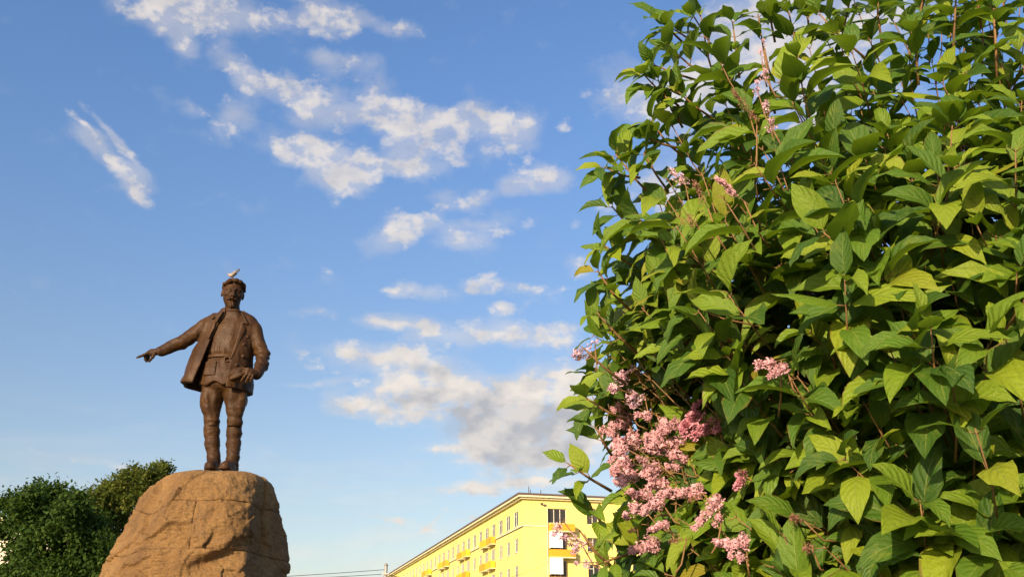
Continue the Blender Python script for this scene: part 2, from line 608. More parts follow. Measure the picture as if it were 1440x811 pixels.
def rock_surface(th, s):
    z = np.interp(s, seg, rows[:, 0])
    cx = np.interp(s, seg, rows[:, 1])
    rx = np.interp(s, seg, rows[:, 2])
    ry = rx * 1.10
    SYR = np.interp(z, [3.0, 4.3], [SY + 0.27, SY + 0.02])
    e = 3.1
    c, sn = np.cos(th), np.sin(th)
    q = (np.abs(c) ** e + np.abs(sn) ** e) ** (-1 / e)
    V = np.stack([cx + rx * q * c, SYR + ry * q * sn, z], -1)
    # broad flats
    V = facet(V, (0.985, -0.13, 0.05), P(398, 770, 15.55))
    V = facet(V, (0.93, -0.13, 0.30), P(383, 688, 15.0))
    V = facet(V, (-0.05, -0.93, 0.36), P(290, 690, 13.98))
    V = facet(V, (-0.66, -0.66, 0.36), P(205, 745, 14.15))
    V = facet(V, (-0.30, -0.94, 0.05), P(245, 770, 13.80))
    V = facet(V, (0.25, -0.95, 0.10), P(330, 770, 13.83))
    V = facet(V, (0.35, 0.9, 0.25), (-4.2, 16.0, 3.2))
    V = facet(V, (-0.7, 0.6, 0.3), (-5.6, 15.7, 3.2))
    N = V - np.stack([cx, np.full_like(cx, SY), np.minimum(z, 3.4)], -1)
    N /= np.linalg.norm(N, axis=-1, keepdims=True)
    x, y, zz = V[..., 0], V[..., 1], V[..., 2]
    top = np.clip((rows[0, 0] - 0.02 - zz) / 0.25, 0.0, 1)
    d = 0.030 * fbm(x * 1.1, y * 1.1, zz * 1.1, 3, 3)
    d += 0.036 * (0.5 - np.abs(fbm(x * 2.1 + 0.8 * zz, y * 2.1, zz * 2.1 - 0.6 * x, 4, 11, 0.55)))
    d += 0.013 * fbm(x * 9 + 5 * zz, y * 8, zz * 9, 3, 21, 0.6)
    d += 0.006 * fbm(x * 24 + 9 * zz, y * 24, zz * 24, 2, 61, 0.6)
    chip = np.zeros_like(x)
    dist = np.full(x.shape, 9e9)
    for c_, a_ in CHIPS:
        wx, wy, wz = x - c_[0] + 0.05 * np.sin(zz * 9), y - c_[1], (zz - c_[2]) * 1.25
        dd = wx * wx + wy * wy + wz * wz
        near = dd < dist
        dist = np.where(near, dd, dist)
        chip = np.where(near, wx * a_[0] + wy * a_[1] + wz * a_[2] + a_[3], chip)
    d += np.clip(chip, -0.045, 0.03)
    # scooped hollows on the front face
    front = sn < 0.2
    px, py, _ = project(V)
    ln = (py - 782) + (px - 310) * 0.42
    d -= np.where(front, 0.11 * np.exp(-(np.maximum(ln, -ln * 2.5) / 22) ** 2) * np.clip((px - 250) / 30, 0, 1) * np.clip((372 - px) / 20, 0, 1), 0)
    d += np.where(front, 0.07 * np.exp(-((ln + 16) / 10) ** 2) * np.clip((px - 255) / 30, 0, 1) * np.clip((345 - px) / 20, 0, 1), 0)
    tri = np.minimum(np.minimum((px - 186) / 8, (270 - px) / 4), np.minimum((py - (768 - (px - 186) * 0.64)) / 3, (py - 733) / 4))
    d -= np.where(front, 0.06 * np.clip(tri, 0, 1) * np.clip((772 - py) / 5, 0, 1), 0)
    cr = np.abs(py - 757 + (px - 345) * 0.12 + 2 * np.sin(px * 0.5)) / 3
    d -= np.where(front, 0.03 * np.exp(-cr ** 2) * np.clip((px - 320) / 8, 0, 1) * np.clip((364 - px) / 5, 0, 1), 0)
    V = V + N * (d * top)[..., None]
    V[..., 2] = np.minimum(V[..., 2], rows[0, 0] + 0.002)
    return V


boulder = thing('boulder_pedestal', 'tawny rough hewn granite boulder carrying the bronze statue', 'pedestal', tuple(ROCK_O))
zj = [P(300, y, 13.85)[2] for y in (700, 770)] + [1.95, 0.95]
sj = [0.0] + [float(np.interp(-z, -rows[:, 0], seg)) for z in zj] + [float(seg[-1])]


def px_theta(px, py):
    A = P(px, py, 13.85)
    return math.atan2(A[1] - SY, A[0] - ROCK_O[0])


courses = [[0.35], [px_theta(270, 735), 0.6, 2.6], [0.25, 1.3, 2.5], [px_theta(285, 850), 0.9, 2.5], [px_theta(215, 950), px_theta(350, 950), 1.2, 2.4]]
for ci, cuts in enumerate(courses):
    s0, s1 = sj[ci], sj[ci + 1]
    cuts = sorted(cuts)
    for bi in range(len(cuts)):
        t0 = cuts[bi]
        t1 = cuts[(bi + 1) % len(cuts)]
        if t1 <= t0:
            t1 += 2 * math.pi
        full = len(cuts) == 1
        ns = max(8, int((s1 - s0) / 0.018))
        nt = max(8, int((t1 - t0) * 1.3 / 0.018))
        S, T = np.meshgrid(np.linspace(s0 + (0.0005 if ci == 0 else 0), s1, ns), np.linspace(t0, t1, nt), indexing='ij')
        V = rock_surface(T, S)
        # worn arris along each joint
        es = np.minimum((S - s0) if ci > 0 else S * 0 + 9, s1 - S)
        et = np.minimum(T - t0, t1 - T) * 1.25
        ed = np.minimum(es, S * 0 + 9 if full else et)
        wob = 0.6 + 0.5 * vnoise(V[..., 0] * 6, V[..., 1] * 6, V[..., 2] * 6, 5)
        dep = 0.020 * np.exp(-(ed / (0.007 * (1 + wob))) ** 1.2)
        cxx = np.interp(S, seg, rows[:, 1])
        H = V - np.stack([cxx, np.full_like(cxx, SY), V[..., 2]], -1)
        V = V - H / (np.linalg.norm(H, axis=-1, keepdims=True) + 1e-6) * dep[..., None]
        # inward return faces close the stone
        back = V.copy()
        back[..., 0] = cxx + (V[..., 0] - cxx) * 0.72
        back[..., 1] = SY + (V[..., 1] - SY) * 0.72
        q0 = (np.arange(ns - 1)[:, None] * nt + np.arange(nt - 1)[None]).reshape(-1)
        fs = np.stack([q0, q0 + nt, q0 + nt + 1, q0 + 1], -1).tolist()
        vs = V.reshape(-1, 3)
        b0 = len(vs)
        vs = np.concatenate([vs, back[0], back[-1], back[:, 0], back[:, -1]])
        if ci > 0:
            fs += [(j, j + 1, b0 + j + 1, b0 + j) for j in range(nt - 1)]
        o2 = b0 + nt
        L = (ns - 1) * nt
        fs += [(L + j + 1, L + j, o2 + j, o2 + j + 1) for j in range(nt - 1)]
        if not full:
            o3, o4 = o2 + nt, o2 + nt + ns
            fs += [((i + 1) * nt, i * nt, o3 + i, o3 + i + 1) for i in range(ns - 1)]
            fs += [(i * nt + nt - 1, (i + 1) * nt + nt - 1, o4 + i + 1, o4 + i) for i in range(ns - 1)]
        link('stone_block', mesh_from('stone_block', vs - ROCK_O, fs, m_rock, True), boulder)
mb = MB()   # mortar core that backs the joints
for s in (0.6,):
    V = rock_surface(*np.meshgrid(np.linspace(0, 2 * math.pi, 40), np.linspace(0.5, seg[-1], 24)))
    c0 = np.array([-4.72, SY, 0])
    V = c0 + (V - c0) * np.array([0.86, 0.86, 1.0])
    V = V - ROCK_O
    mb.add(V.reshape(-1, 3), [(i * 40 + j + 1, i * 40 + j, (i + 1) * 40 + j, (i + 1) * 40 + j + 1) for i in range(23) for j in range(39)])
link('mortar_core', mb.mesh('mortar_core', simple_mat('mortar', (0.19, 0.12, 0.055), 0.95, bump=0.4)), boulder)

# ------------------------------------------------------------------ statue
O = np.array([P(313, 655, SY)[0], SY, ZT])


def Ls(sx, sy, d=0.0):
    q = P(170 + sx / 2.617, 360 + sy / 2.617, SY + d) - O
    return q


m_bronze, g, b = material('bronze')
t = g.n.new('ShaderNodeTexCoord').outputs['Object']
n = g.noise(t, 2.5, 7, 0.65)
c = g.ramp(n, [(0.3, (0.026, 0.0112, 0.0038)), (0.5, (0.048, 0.0213, 0.0064)), (0.72, (0.078, 0.0365, 0.0105))])
sx, sy_, sz = g.sepxyz(t)
st = g.noise(g.comb(g.m('MULTIPLY', sx, 14.0), g.m('MULTIPLY', sy_, 14.0), g.m('MULTIPLY', sz, 1.5)), 1.0, 5, 0.6)
c = g.mix(g.m('MULTIPLY', g.smooth(st, 0.52, 0.72), 0.35), c, (0.036, 0.018, 0.008))
g.l.new(c, b.inputs['Base Color'])
b.inputs['Metallic'].default_value = 0.0
g.l.new(g.smooth(n, 0.3, 0.7, 0.66, 0.48), b.inputs['Roughness'])
b.inputs['Specular IOR Level'].default_value = 0.20
h1 = g.bump(g.noise(t, 22, 5, 0.6), 0.5, 0.02)
g.l.new(h1, b.inputs['Normal'])

statue = thing('bronze_statue', 'dark bronze standing man in open jacket pointing with outstretched arm', 'statue', tuple(O))


def part(name, fn, lo, hi, h, parent=statue, mat=None):
    v, f = surface_nets(fn, lo, hi, h)
    return link(name, mesh_from(name, v, f, mat or m_bronze, True), parent)


def R(sy, xl, xr, d, ratio):
    a, b_ = Ls(xl, sy, d), Ls(xr, sy, d)
    rx = (b_[0] - a[0]) / 2
    return ((a[2] + b_[2]) / 2, (a[0] + b_[0]) / 2, d, rx, rx * ratio)


def zof(sy, d=0.0):
    return Ls(400, sy, d)[2]


# tunic
tun_rows = [R(498, 292, 462, 0, .74), R(480, 290, 466, 0, .74), R(440, 297, 466, 0, .72), R(400, 306, 462, 0, .70), R(384, 314, 455, 0, .70), R(374, 316, 455, 0, .70), R(350, 312, 462, 0, .68),
            R(310, 320, 478, 0, .62), R(265, 338, 488, 0, .56), R(235, 355, 478, 0, .50), R(216, 372, 448, 0.0, .80), R(206, 380, 440, 0.0, .95), R(200, 382, 438, 0.0, .95)]


def f_tunic(X, Y, Z):
    d, cx, cy, rx, ry, z0, z1 = loft(X, Y, Z, tun_rows)
    zb = zof(379)
    th = np.arctan2(Y - cy, X - cx)
    amp = np.exp(-((Z - zb) / 0.16) ** 2)
    d -= 0.010 * amp * np.sin(th * 17 + 3 * np.sin(th * 3) + Z * 6)
    d -= 0.010 * fbm(X * 5 + Z * 1.5, Y * 5, Z * 2.6, 3, 41)
    d -= 0.010 * np.exp(-((Z - zof(362)) / 0.035) ** 2)
    hem = zof(480) - 0.02 + 0.03 * np.sin(th * 6)
    d -= 0.010 * np.exp(-((Z - hem - 0.03) / 0.015) ** 2)
    # buttoned front placket
    xp = np.interp(Z, [zof(380), zof(215)], [Ls(398, 380)[0], Ls(437, 215)[0]])
    on = (Z > zb) & (Y < 0)
    d -= np.where(on, 0.008 * np.clip(1 - np.abs(X - xp) / 0.05, 0, 1) ** 0.3, 0)
    # collar band
    d -= 0.020 * (np.abs(Z - zof(208)) < 0.024)
    return smax(smax(d, hem - Z, 0.02), Z - zof(201), 0.01)


part('tunic', f_tunic, (-0.5, -0.6, 0.95), (1.1, 0.6, 2.75), 0.014)


# tunic pockets and belt
def f_belt(X, Y, Z):
    d, *_ = loft(X, Y, Z, tun_rows)
    return smax(np.abs(d - 0.008) - 0.016, np.abs(Z - zof(380)) - 0.026, 0.01)


belt = part('belt', f_belt, (-0.5, -0.55, zof(380) - 0.08), (1.0, 0.55, zof(380) + 0.08), 0.011)


def f_buckle(X, Y, Z):
    c0 = Ls(392, 380, -0.235)
    q = np.maximum(np.maximum(np.abs(X - c0[0]) - 0.055, np.abs(Z - c0[2]) - 0.042), np.abs(Y - c0[1]) - 0.02)
    i = np.maximum(np.abs(X - c0[0]) - 0.032, np.abs(Z - c0[2]) - 0.022)
    return np.maximum(q, -i)


part('buckle', f_buckle, Ls(392, 380, -0.235) - 0.1, Ls(392, 380, -0.235) + 0.1, 0.008, belt)
for sx0, sx1 in ((322, 368),):
    def f_pocket(X, Y, Z, a=sx0, b_=sx1):
        d, *_ = loft(X, Y, Z, tun_rows)
        xa, xb = Ls(a, 425)[0], Ls(b_, 425)[0]
        q = np.maximum(np.maximum(xa - X, X - xb), np.maximum(zof(455) - Z, Z - zof(396)))
        flap = np.where(Z > zof(415) + 0.05 * np.abs((X - (xa + xb) / 2) / (xb - xa)), 0.012, 0.0)
        return smax(smax(d - 0.018 - flap - 0.02 * fbm(X * 5 + Z * 1.5, Y * 5, Z * 2.6, 3, 41), q, 0.02), Y, 0.02)
    part('pocket', f_pocket, (-0.4, -0.55, 1.0), (0.6, 0.1, 1.75), 0.013)

# breeches
HL, KL = Ls(338, 485, 0.0), Ls(335, 612, -0.02)
HR, KR = Ls(424, 490, 0.0), Ls(417, 618, -0.04)


def f_breech(X, Y, Z):
    s = 0.00442
    d = chain(X, Y, Z, [Ls(345, 470), Ls(330, 530, -0.01), Ls(330, 560, -0.02), Ls(332, 587, -0.02), KL, Ls(334, 640)], [0.18, 0.178, 0.145, 0.118, 0.114, 0.108], 0.03)
    e = chain(X, Y, Z, [Ls(418, 470), Ls(424, 530, -0.02), Ls(422, 560, -0.04), Ls(420, 588, -0.04), KR, Ls(417, 645)], [0.18, 0.176, 0.147, 0.123, 0.114, 0.106], 0.03)
    d = smin(d, e, 0.015)
    d = smin(d, ell(X, Y, Z, Ls(384, 470), (0.38, 0.25, 0.18)), 0.05)
    w = vnoise(X * 6, Y * 6, Z * 3, 2)
    d -= 0.011 * np.sin(X * 34 + w * 3.5 + Z * 5) * np.clip((Z - zof(600)) / 0.3, 0, 1) * np.clip((zof(470) - Z) / 0.3, 0.3, 1)
    d -= 0.012 * fbm(X * 6, Y * 6, Z * 5, 3, 7)
    d -= 0.009 * np.sin(Z * 48 + 4 * X + 2 * w) * np.exp(-((Z - zof(610)) / 0.12) ** 2)
    return smax(d, zof(632) - Z, 0.02)


part('breeches', f_breech, (-0.45, -0.45, zof(632) - 0.05), (0.75, 0.45, zof(455)), 0.014)


def leg_part(sgn, K, A, toe, xs):
    def f_put(X, Y, Z):
        d = chain(X, Y, Z, xs[0], xs[1], 0.04, 1.08)
        th = np.arctan2(Y - K[1], X - (K[0] + A[0]) / 2)
        ph = (Z + 0.045 * np.sin(th + sgn) + 0.02 * vnoise(X * 3, Y * 3, Z * 3, 9)) / 0.125 + 0.3 * sgn
        d -= 0.013 * (ph - np.floor(ph)) ** 0.8
        d -= 0.005 * fbm(X * 9, Y * 9, Z * 14, 2, 5)
        return smax(smax(d, Z - zof(604), 0.015), 0.10 - Z, 0.02)
    part('puttee', f_put, (min(K[0], A[0]) - 0.24, -0.3, 0.03), (max(K[0], A[0]) + 0.24, 0.3, zof(590)), 0.012)

    def f_boot(X, Y, Z):
        an = np.array([A[0], A[1], 0.09])
        h = np.array([A[0], A[1] + 0.08, 0.07])
        t_ = np.array([toe[0], toe[1], 0.055])
        d = smin(chain(X, Y, Z, [h, (an + t_) / 2 + np.array([0, 0, .01]), t_], [0.085, 0.092, 0.082], 0.05), cap(X, Y, Z, an, A + np.array([0, 0, 0.08]), 0.094, 0.082), 0.04)
        d -= 0.008 * fbm(X * 12, Y * 12, Z * 12, 2, 3)
        d2 = smax(d, -Z, 0.01)
        sole = smax(smin(d, d, 0.01) - 0.014, Z - 0.035, 0.008)
        return np.minimum(d2, smax(sole, -Z, 0.005))
    part('boot', f_boot, (min(A[0], toe[0]) - 0.3, toe[1] - 0.25, -0.02), (max(A[0], toe[0]) + 0.3, 0.35, 0.4), 0.013)


AL, AR = Ls(342, 745, 0.0), Ls(412, 740, 0.0)
leg_part(0, KL, AL, AL + np.array([0.05, -0.30, 0]), ([Ls(334, 600), Ls(334, 645, 0.02), Ls(337, 690, 0.02), Ls(342, 745), Ls(343, 790)], [0.114, 0.110, 0.102, 0.090, 0.088]))
leg_part(1, KR, AR, AR + np.array([-0.02, -0.30, 0]), ([Ls(418, 605), Ls(417, 650, 0.02), Ls(415, 690, 0.02), Ls(412, 740), Ls(411, 790)], [0.110, 0.107, 0.100, 0.088, 0.086]))

# jacket body: an open bell-shaped shell
jk = [R(520, 224, 474, 0.02, .62), R(470, 225, 474, 0.02, .62), R(430, 242, 474, 0.02, .64), R(400, 255, 474, 0.02, .66), R(360, 274, 474, 0.02, .66), R(320, 294, 476, 0.02, .64),
      R(285, 307, 482, 0.02, .58), R(255, 314, 490, 0.02, .50), R(235, 328, 488, 0.02, .46), R(222, 345, 478, 0.02, .52), R(212, 362, 458, 0.02, .80), R(203, 372, 448, 0.02, .98), R(196, 374, 446, 0.02, 1.0)]
eL = [(203, 374), (215, 366), (235, 352), (255, 345), (288, 330), (340, 311), (385, 295), (430, 278), (477, 261), (510, 250)]
eR = [(203, 440), (215, 444), (240, 440), (300, 425), (376, 402), (440, 392), (502, 386), (520, 386)]


def edge_x(tab, Z, d):
    z = [Ls(x, y, d)[2] for y, x in tab][::-1]
    x = [Ls(x, y, d)[0] for y, x in tab][::-1]
    return np.interp(Z, z, x)


JF = -0.30


def sleeve_r(X, Y, Z):
    d = chain(X, Y, Z, [Ls(345, 240, 0.03), Ls(305, 266, 0.0), Ls(225, 316, -0.05), Ls(146, 351, -0.10)], [0.135, 0.140, 0.108, 0.090], 0.05)
    u = X * 0.92 + Z * 0.4
    d -= 0.007 * np.sin(u * 22 + 5 * vnoise(X * 4, Y * 4, Z * 4, 8)) * 0.7
    d -= 0.010 * fbm(X * 5 + Z * 4, Y * 6, Z * 8, 3, 17)
    return d


def sleeve_l(X, Y, Z):
    d = chain(X, Y, Z, [Ls(474, 246, 0.03), Ls(492, 272, 0.03), Ls(521, 362, 0.03), Ls(519, 402, -0.08), Ls(499, 438, -0.30)], [0.110, 0.112, 0.108, 0.108, 0.082], 0.05)
    el_ = Ls(524, 372, -0.03)
    rr = np.sqrt((X - el_[0]) ** 2 + (Y - el_[1]) ** 2 + (Z - el_[2]) ** 2)
    d -= 0.011 * np.sin(Z * 52 + X * 20 + 3 * vnoise(X * 5, Y * 5, Z * 5, 12)) * np.exp(-(rr / 0.26) ** 2)
    d -= 0.009 * fbm(X * 7, Y * 7, Z * 5, 3, 19)
    return d


def f_jacket(X, Y, Z):
    d, cx, cy, rx, ry, z0, z1 = loft(X, Y, Z, jk)
    th = np.arctan2(Y - cy, X - cx)
    low = np.clip((zof(330) - Z) / 0.6, 0, 1)
    fold = 0.018 * fbm(X * 4 + Z, Y * 5, Z * 2.2, 3, 31) + 0.030 * low * np.sin(th * 5 + 2 * vnoise(X * 2, Y * 2, Z * 1.5, 6))
    d = d - fold
    sh = np.abs(d) - 0.026
    xl, xr = edge_x(eL, Z, JF), edge_x(eR, Z, JF)
    opening = np.maximum(np.maximum(xl - X, X - xr), Y - cy)
    sh = smax(sh, -opening, 0.012)
    x = [Ls(q, 480)[0] for q in (221, 290, 390, 484)]
    hz_ = np.interp(X, x, [zof(472), zof(486), zof(503), zof(502)])
    sh = smax(sh, hz_ - Z, 0.015)
    sh = smax(sh, Z - zof(199), 0.01)
    j = smin(sh, sleeve_r(X, Y, Z), 0.03)
    j = smin(j, sleeve_l(X, Y, Z), 0.03)
    # cuffs end cleanly
    a, w = Ls(225, 316, -0.05), Ls(140, 353, -0.10)
    n_ = (w - a) / np.linalg.norm(w - a)
    j = smax(j, (X - w[0]) * n_[0] + (Y - w[1]) * n_[1] + (Z - w[2]) * n_[2] - 0.03, 0.012)
    return j


jacket = part('jacket', f_jacket, (-1.25, -0.62, zof(515)), (1.35, 0.62, zof(192)), 0.0135)


# turned lapels, collar and front buttons
def shell_point(sx, sy, lift=0.035):
    # a point on the outside of the jacket front that shows at (sx, sy)
    d = -0.3
    for _ in range(6):
        q = Ls(sx, sy, d)
        rr = sorted(jk)
        zs = [k[0] for k in rr]
        cx, cy, rx, ry = [np.interp(q[2], zs, [k[i] for k in rr]) for i in (1, 2, 3, 4)]
        u = np.clip((q[0] - cx) / (rx + lift), -0.97, 0.97)
        d = cy - (ry + lift) * math.sqrt(1 - u * u)
    return Ls(sx, sy, d)


def plate(name, outline, parent, lift=0.04, thick=0.022, sub=14):
    # outline: left chain and right chain of equal length in statue picture units
    A, B = outline
    t = np.linspace(0, 1, sub)
    ka = np.linspace(0, 1, len(A))
    a = np.stack([np.interp(t, ka, [q[i] for q in A]) for i in (0, 1)], -1)
    b_ = np.stack([np.interp(t, ka, [q[i] for q in B]) for i in (0, 1)], -1)
    nv = 5
    F_, K_ = [], []
    for i in range(sub):
        for j in range(nv):
            w = j / (nv - 1)
            s_ = a[i] * (1 - w) + b_[i] * w
            F_.append(shell_point(s_[0], s_[1], lift + 0.012 * math.sin(w * math.pi)))
            K_.append(shell_point(s_[0], s_[1], lift - thick))
    vs = F_ + K_
    nF = len(F_)
    fs = []
    for i in range(sub - 1):
        for j in range(nv - 1):
            q = i * nv + j
            fs.append((q, q + nv, q + nv + 1, q + 1))
            fs.append((nF + q, nF + q + 1, nF + q + nv + 1, nF + q + nv))
    rim = [i for i in range(nv)] + [i * nv + nv - 1 for i in range(1, sub)] + [(sub - 1) * nv + j for j in range(nv - 2, -1, -1)] + [i * nv for i in range(sub - 2, 0, -1)]
    for q, r_ in zip(rim, rim[1:] + rim[:1]):
        fs.append((q, r_, nF + r_, nF + q))
    return link(name, mesh_from(name, vs, fs, m_bronze, True), parent)


plate('lapel', ([(442, 238), (436, 262), (426, 300), (412, 345), (402, 378)], [(457, 262), (462, 270), (446, 305), (424, 350), (405, 380)]), jacket)
plate('collar', ([(440, 206), (446, 220), (452, 238), (457, 250)], [(447, 206), (458, 222), (468, 240), (474, 252)]), jacket, 0.05)
plate('collar', ([(373, 203), (366, 214), (355, 228), (348, 240)], [(378, 203), (372, 214), (362, 228), (354, 242)]), jacket, 0.05)
plate('lapel', ([(333, 246), (330, 262), (322, 284), (318, 300)], [(350, 242), (346, 262), (333, 284), (325, 304)]), jacket)
plate('breast_pocket_flap', ([(462, 292), (462, 296), (462, 300)], [(486, 288), (486, 293), (485, 298)]), jacket, 0.035)


def blob_button(sx, sy):
    c0 = shell_point(sx, sy, 0.04)
    part('button', lambda X, Y, Z: ell(X, Y, Z, c0, (0.032, 0.02, 0.032)), c0 - 0.06, c0 + 0.06, 0.008, jacket)


for q in ((451, 325), (449, 368), (424, 400), (339, 226), (449, 246)):
    blob_button(*q)


# hands
def f_hand_r(X, Y, Z):
    D_ = -0.11
    d = chain(X, Y, Z, [Ls(150, 350, D_), Ls(132, 352, D_), Ls(114, 355, D_), Ls(102, 358, D_)], [0.05, 0.052, 0.058, 0.046], 0.03, 0.8)
    k = 0.012
    d = smin(d, chain(X, Y, Z, [Ls(103, 355, D_ - .03), Ls(84, 364, D_ - .05), Ls(70, 369, D_ - .06), Ls(59, 373, D_ - .06)], [.027, .023, .020, .015], k), k)
    d = smin(d, chain(X, Y, Z, [Ls(101, 360, D_), Ls(89, 368, D_ - .02), Ls(90, 380, D_), Ls(94, 388, D_ + .01)], [.026, .023, .020, .016], k), k)
    d = smin(d, chain(X, Y, Z, [Ls(104, 362, D_ + .04), Ls(94, 371, D_ + .04), Ls(97, 382, D_ + .05), Ls(103, 386, D_ + .05)], [.025, .022, .019, .015], k), k)
    d = smin(d, chain(X, Y, Z, [Ls(108, 362, D_ + .08), Ls(101, 371, D_ + .09), Ls(105, 380, D_ + .09), Ls(111, 381, D_ + .08)], [.022, .020, .017, .014], k), k)
    d = smin(d, chain(X, Y, Z, [Ls(124, 358, D_ - .03), Ls(118, 370, D_ - .06), Ls(110, 380, D_ - .06), Ls(104, 388, D_ - .05)], [.03, .026, .021, .016], k), k)
    return d


part('hand', f_hand_r, Ls(158, 392, -0.3) - 0.02 + np.array([-0.55, 0.0, -0.05]), Ls(158, 335, 0.06) + np.array([0.08, 0.1, 0.05]), 0.0085)


def f_hand_l(X, Y, Z):
    D_ = -0.40
    d = chain(X, Y, Z, [Ls(505, 440, -0.28), Ls(492, 432, -0.36), Ls(478, 428, D_), Ls(466, 426, D_ - .05)], [0.05, 0.052, 0.060, 0.048], 0.03)
    k = 0.010
    for a, b_, c_, r in (((462, 424), (448, 432), (434, 446), .024), ((468, 429), (454, 443), (443, 459), .024), ((477, 433), (468, 448), (460, 463), .023), ((486, 437), (481, 450), (476, 461), .020)):
        d = smin(d, chain(X, Y, Z, [Ls(*a, D_ - .06), Ls(*b_, D_ - .085), Ls(*c_, D_ - .06)], [r, r * .95, r * .72], k), k)
    d = smin(d, chain(X, Y, Z, [Ls(484, 424, D_ - .02), Ls(468, 416, D_ - .06), Ls(452, 414, D_ - .06)], [.030, .026, .018], k), k)
    return d


part('hand', f_hand_l, Ls(425, 470, -0.62) - 0.03, Ls(515, 400, -0.2) + 0.08, 0.0085)


def f_cap(X, Y, Z):
    c0 = Ls(430, 435, -0.42)
    u = (X - c0[0]) * 0.93 + (Z - c0[2]) * 0.36
    v = -(X - c0[0]) * 0.36 + (Z - c0[2]) * 0.93
    w = Y - c0[1]
    d = ell(u, w, v, (0.0, 0.0, 0.0), (0.142, 0.085, 0.115))
    d -= 0.016 * fbm(X * 14, Y * 14, Z * 10, 2, 77)
    d = smin(d, ell(u, w, v, (-0.03, -0.06, -0.055), (0.125, 0.05, 0.040)), 0.015)   # visor
    d -= 0.010 * np.exp(-((v + 0.01 + 0.3 * u) / 0.018) ** 2)
    return d


part('held_cap', f_cap, Ls(395, 470, -0.6) - 0.02, Ls(470, 400, -0.25) + 0.05, 0.010)

# head
HC = Ls(413, 136, -0.03)
yaw, nod = math.radians(20), math.radians(13)
Rh = np.array(Matrix.Rotation(yaw, 3, 'Z') @ Matrix.Rotation(nod, 3, 'X') @ Matrix.Rotation(math.radians(3), 3, 'Y'))


def hf(X, Y, Z):
    x, y, z = (X - HC[0]) / 1.05, (Y - HC[1]) / 1.05, (Z - HC[2]) / 1.05
    return [Rh[0, i] * x + Rh[1, i] * y + Rh[2, i] * z for i in range(3)]


def f_head(X, Y, Z):
    x, y, z = hf(X, Y, Z)
    a = np.abs(x)
    d = ell(x, y, z, (0, .03, .055), (.162, .195, .165))
    d = smin(d, ell(x, y, z, (0, -.035, -.07), (.142, .158, .165)), 0.05)
    d = smin(d, ell(x, y, z, (0, -.105, -.19), (.070, .065, .05)), 0.05)
    d = smin(d, ell(a, y, z, (.085, -.115, -.045), (.050, .05, .04)), 0.03)
    d = smin(d, cap(a, y, z, (0.02, -.178, .045), (.105, -.135, .040), .020, .018), 0.02)
    d = smax(d, -ell(a, y, z, (.060, -.200, .004), (.042, .040, .027)), 0.015)
    d = smin(d, ell(a, y, z, (.058, -.150, .000), (.030, .030, .022)), 0.006)
    d = smin(d, cap(a, y, z, (.028, -.172, .017), (.088, -.155, .010), .009, .009), 0.006)
    d = smin(d, cap(x, y, z, (0, -.180, .030), (0, -.236, -.062), .017, .027), 0.018)
    d = smin(d, ell(a, y, z, (.026, -.200, -.072), (.020, .024, .017)), 0.010)
    d = smin(d, cap(a, y, z, (0, -.192, -.140), (.040, -.172, -.138), .014, .008), 0.010)
    d = smin(d, ell(a, y, z, (.162, .035, -.025), (.020, .040, .056)), 0.012)
    d = smin(d, cap(X, Y, Z, HC + np.array([-0.01, .05, -.13]), Ls(410, 222, 0.0), .112, .125), 0.03)
    return d - 0.003 * fbm(X * 30, Y * 30, Z * 30, 2, 3)


head = part('head', f_head, HC + np.array([-.3, -.34, -.42]), HC + np.array([.3, .32, .30]), 0.0085)


def f_beard(X, Y, Z):
    x, y, z = hf(X, Y, Z)
    a = np.abs(x)
    d = chain(a, y, z, [(0.0, -.212, -.100), (.035, -.198, -.112), (.078, -.160, -.140)], [.018, .020, .010], 0.01)
    d = smin(d, ell(x, y, z, (0, -.165, -.215), (.055, .048, .062)), 0.004)
    return d - 0.008 * np.sin(x * 130 + z * 40) * 0.5


part('moustache_and_goatee', f_beard, HC + np.array([-.25, -.34, -.36]), HC + np.array([.25, .05, .0]), 0.007, head)


def f_hair(X, Y, Z):
    x, y, z = hf(X, Y, Z)
    a = np.abs(x)
    d = ell(x, y, z, (0, .045, .075), (.172, .198, .168))
    # hairline: clear of the face, the ears and the neck
    line = np.interp(y, [-.22, -.12, -.03, .05, .22], [.125, .100, .02, -.06, -.13])
    d = smax(d, line - z, 0.03)
    w = vnoise(x * 9, y * 9, z * 9, 4)
    k = 0.02
    d = smin(d, chain(x, y, z, [(-.172, .03, .05), (-.160, -.060, .110), (-.095, -.135, .165), (.02, -.155, .195)], [.020, .026, .034, .028], k), 0.010)
    d = smin(d, chain(x, y, z, [(-.01, -.150, .185), (.08, -.140, .180), (.145, -.085, .130), (.172, .0, .060)], [.026, .032, .030, .020], k), 0.008)
    d -= 0.005 * np.sin(x * 55 + z * 70 + 30 * y + 5 * w)
    d -= 0.004 * w
    return d


part('hair', f_hair, HC + np.array([-.32, -.34, -.28]), HC + np.array([.32, .34, .36]), 0.009, head)
del head

# ------------------------------------------------------------------ pigeon on the statue's head
HT = HC + O
pg0 = np.array(P(328.0, 391.5, SY - 0.04))
m_white = simple_mat('white_feather', (0.36, 0.28, 0.21), 0.8, 0.08, 20)
m_dfeath = simple_mat('slate_feather', (0.07, 0.065, 0.07), 0.7, 0.2, 20)
m_gwing = simple_mat('grey_wing', (0.22, 0.18, 0.15), 0.7, 0.3, 25)
m_bill = simple_mat('bird_leg', (0.30, 0.12, 0.08), 0.6)
pig = thing('pigeon', 'small white pigeon with slate tail perched on the statue\'s hair', 'bird', tuple(pg0))


def pp(name, fn, lo, hi, m, h=0.007):
    return part(name, fn, lo, hi, h, pig, m)


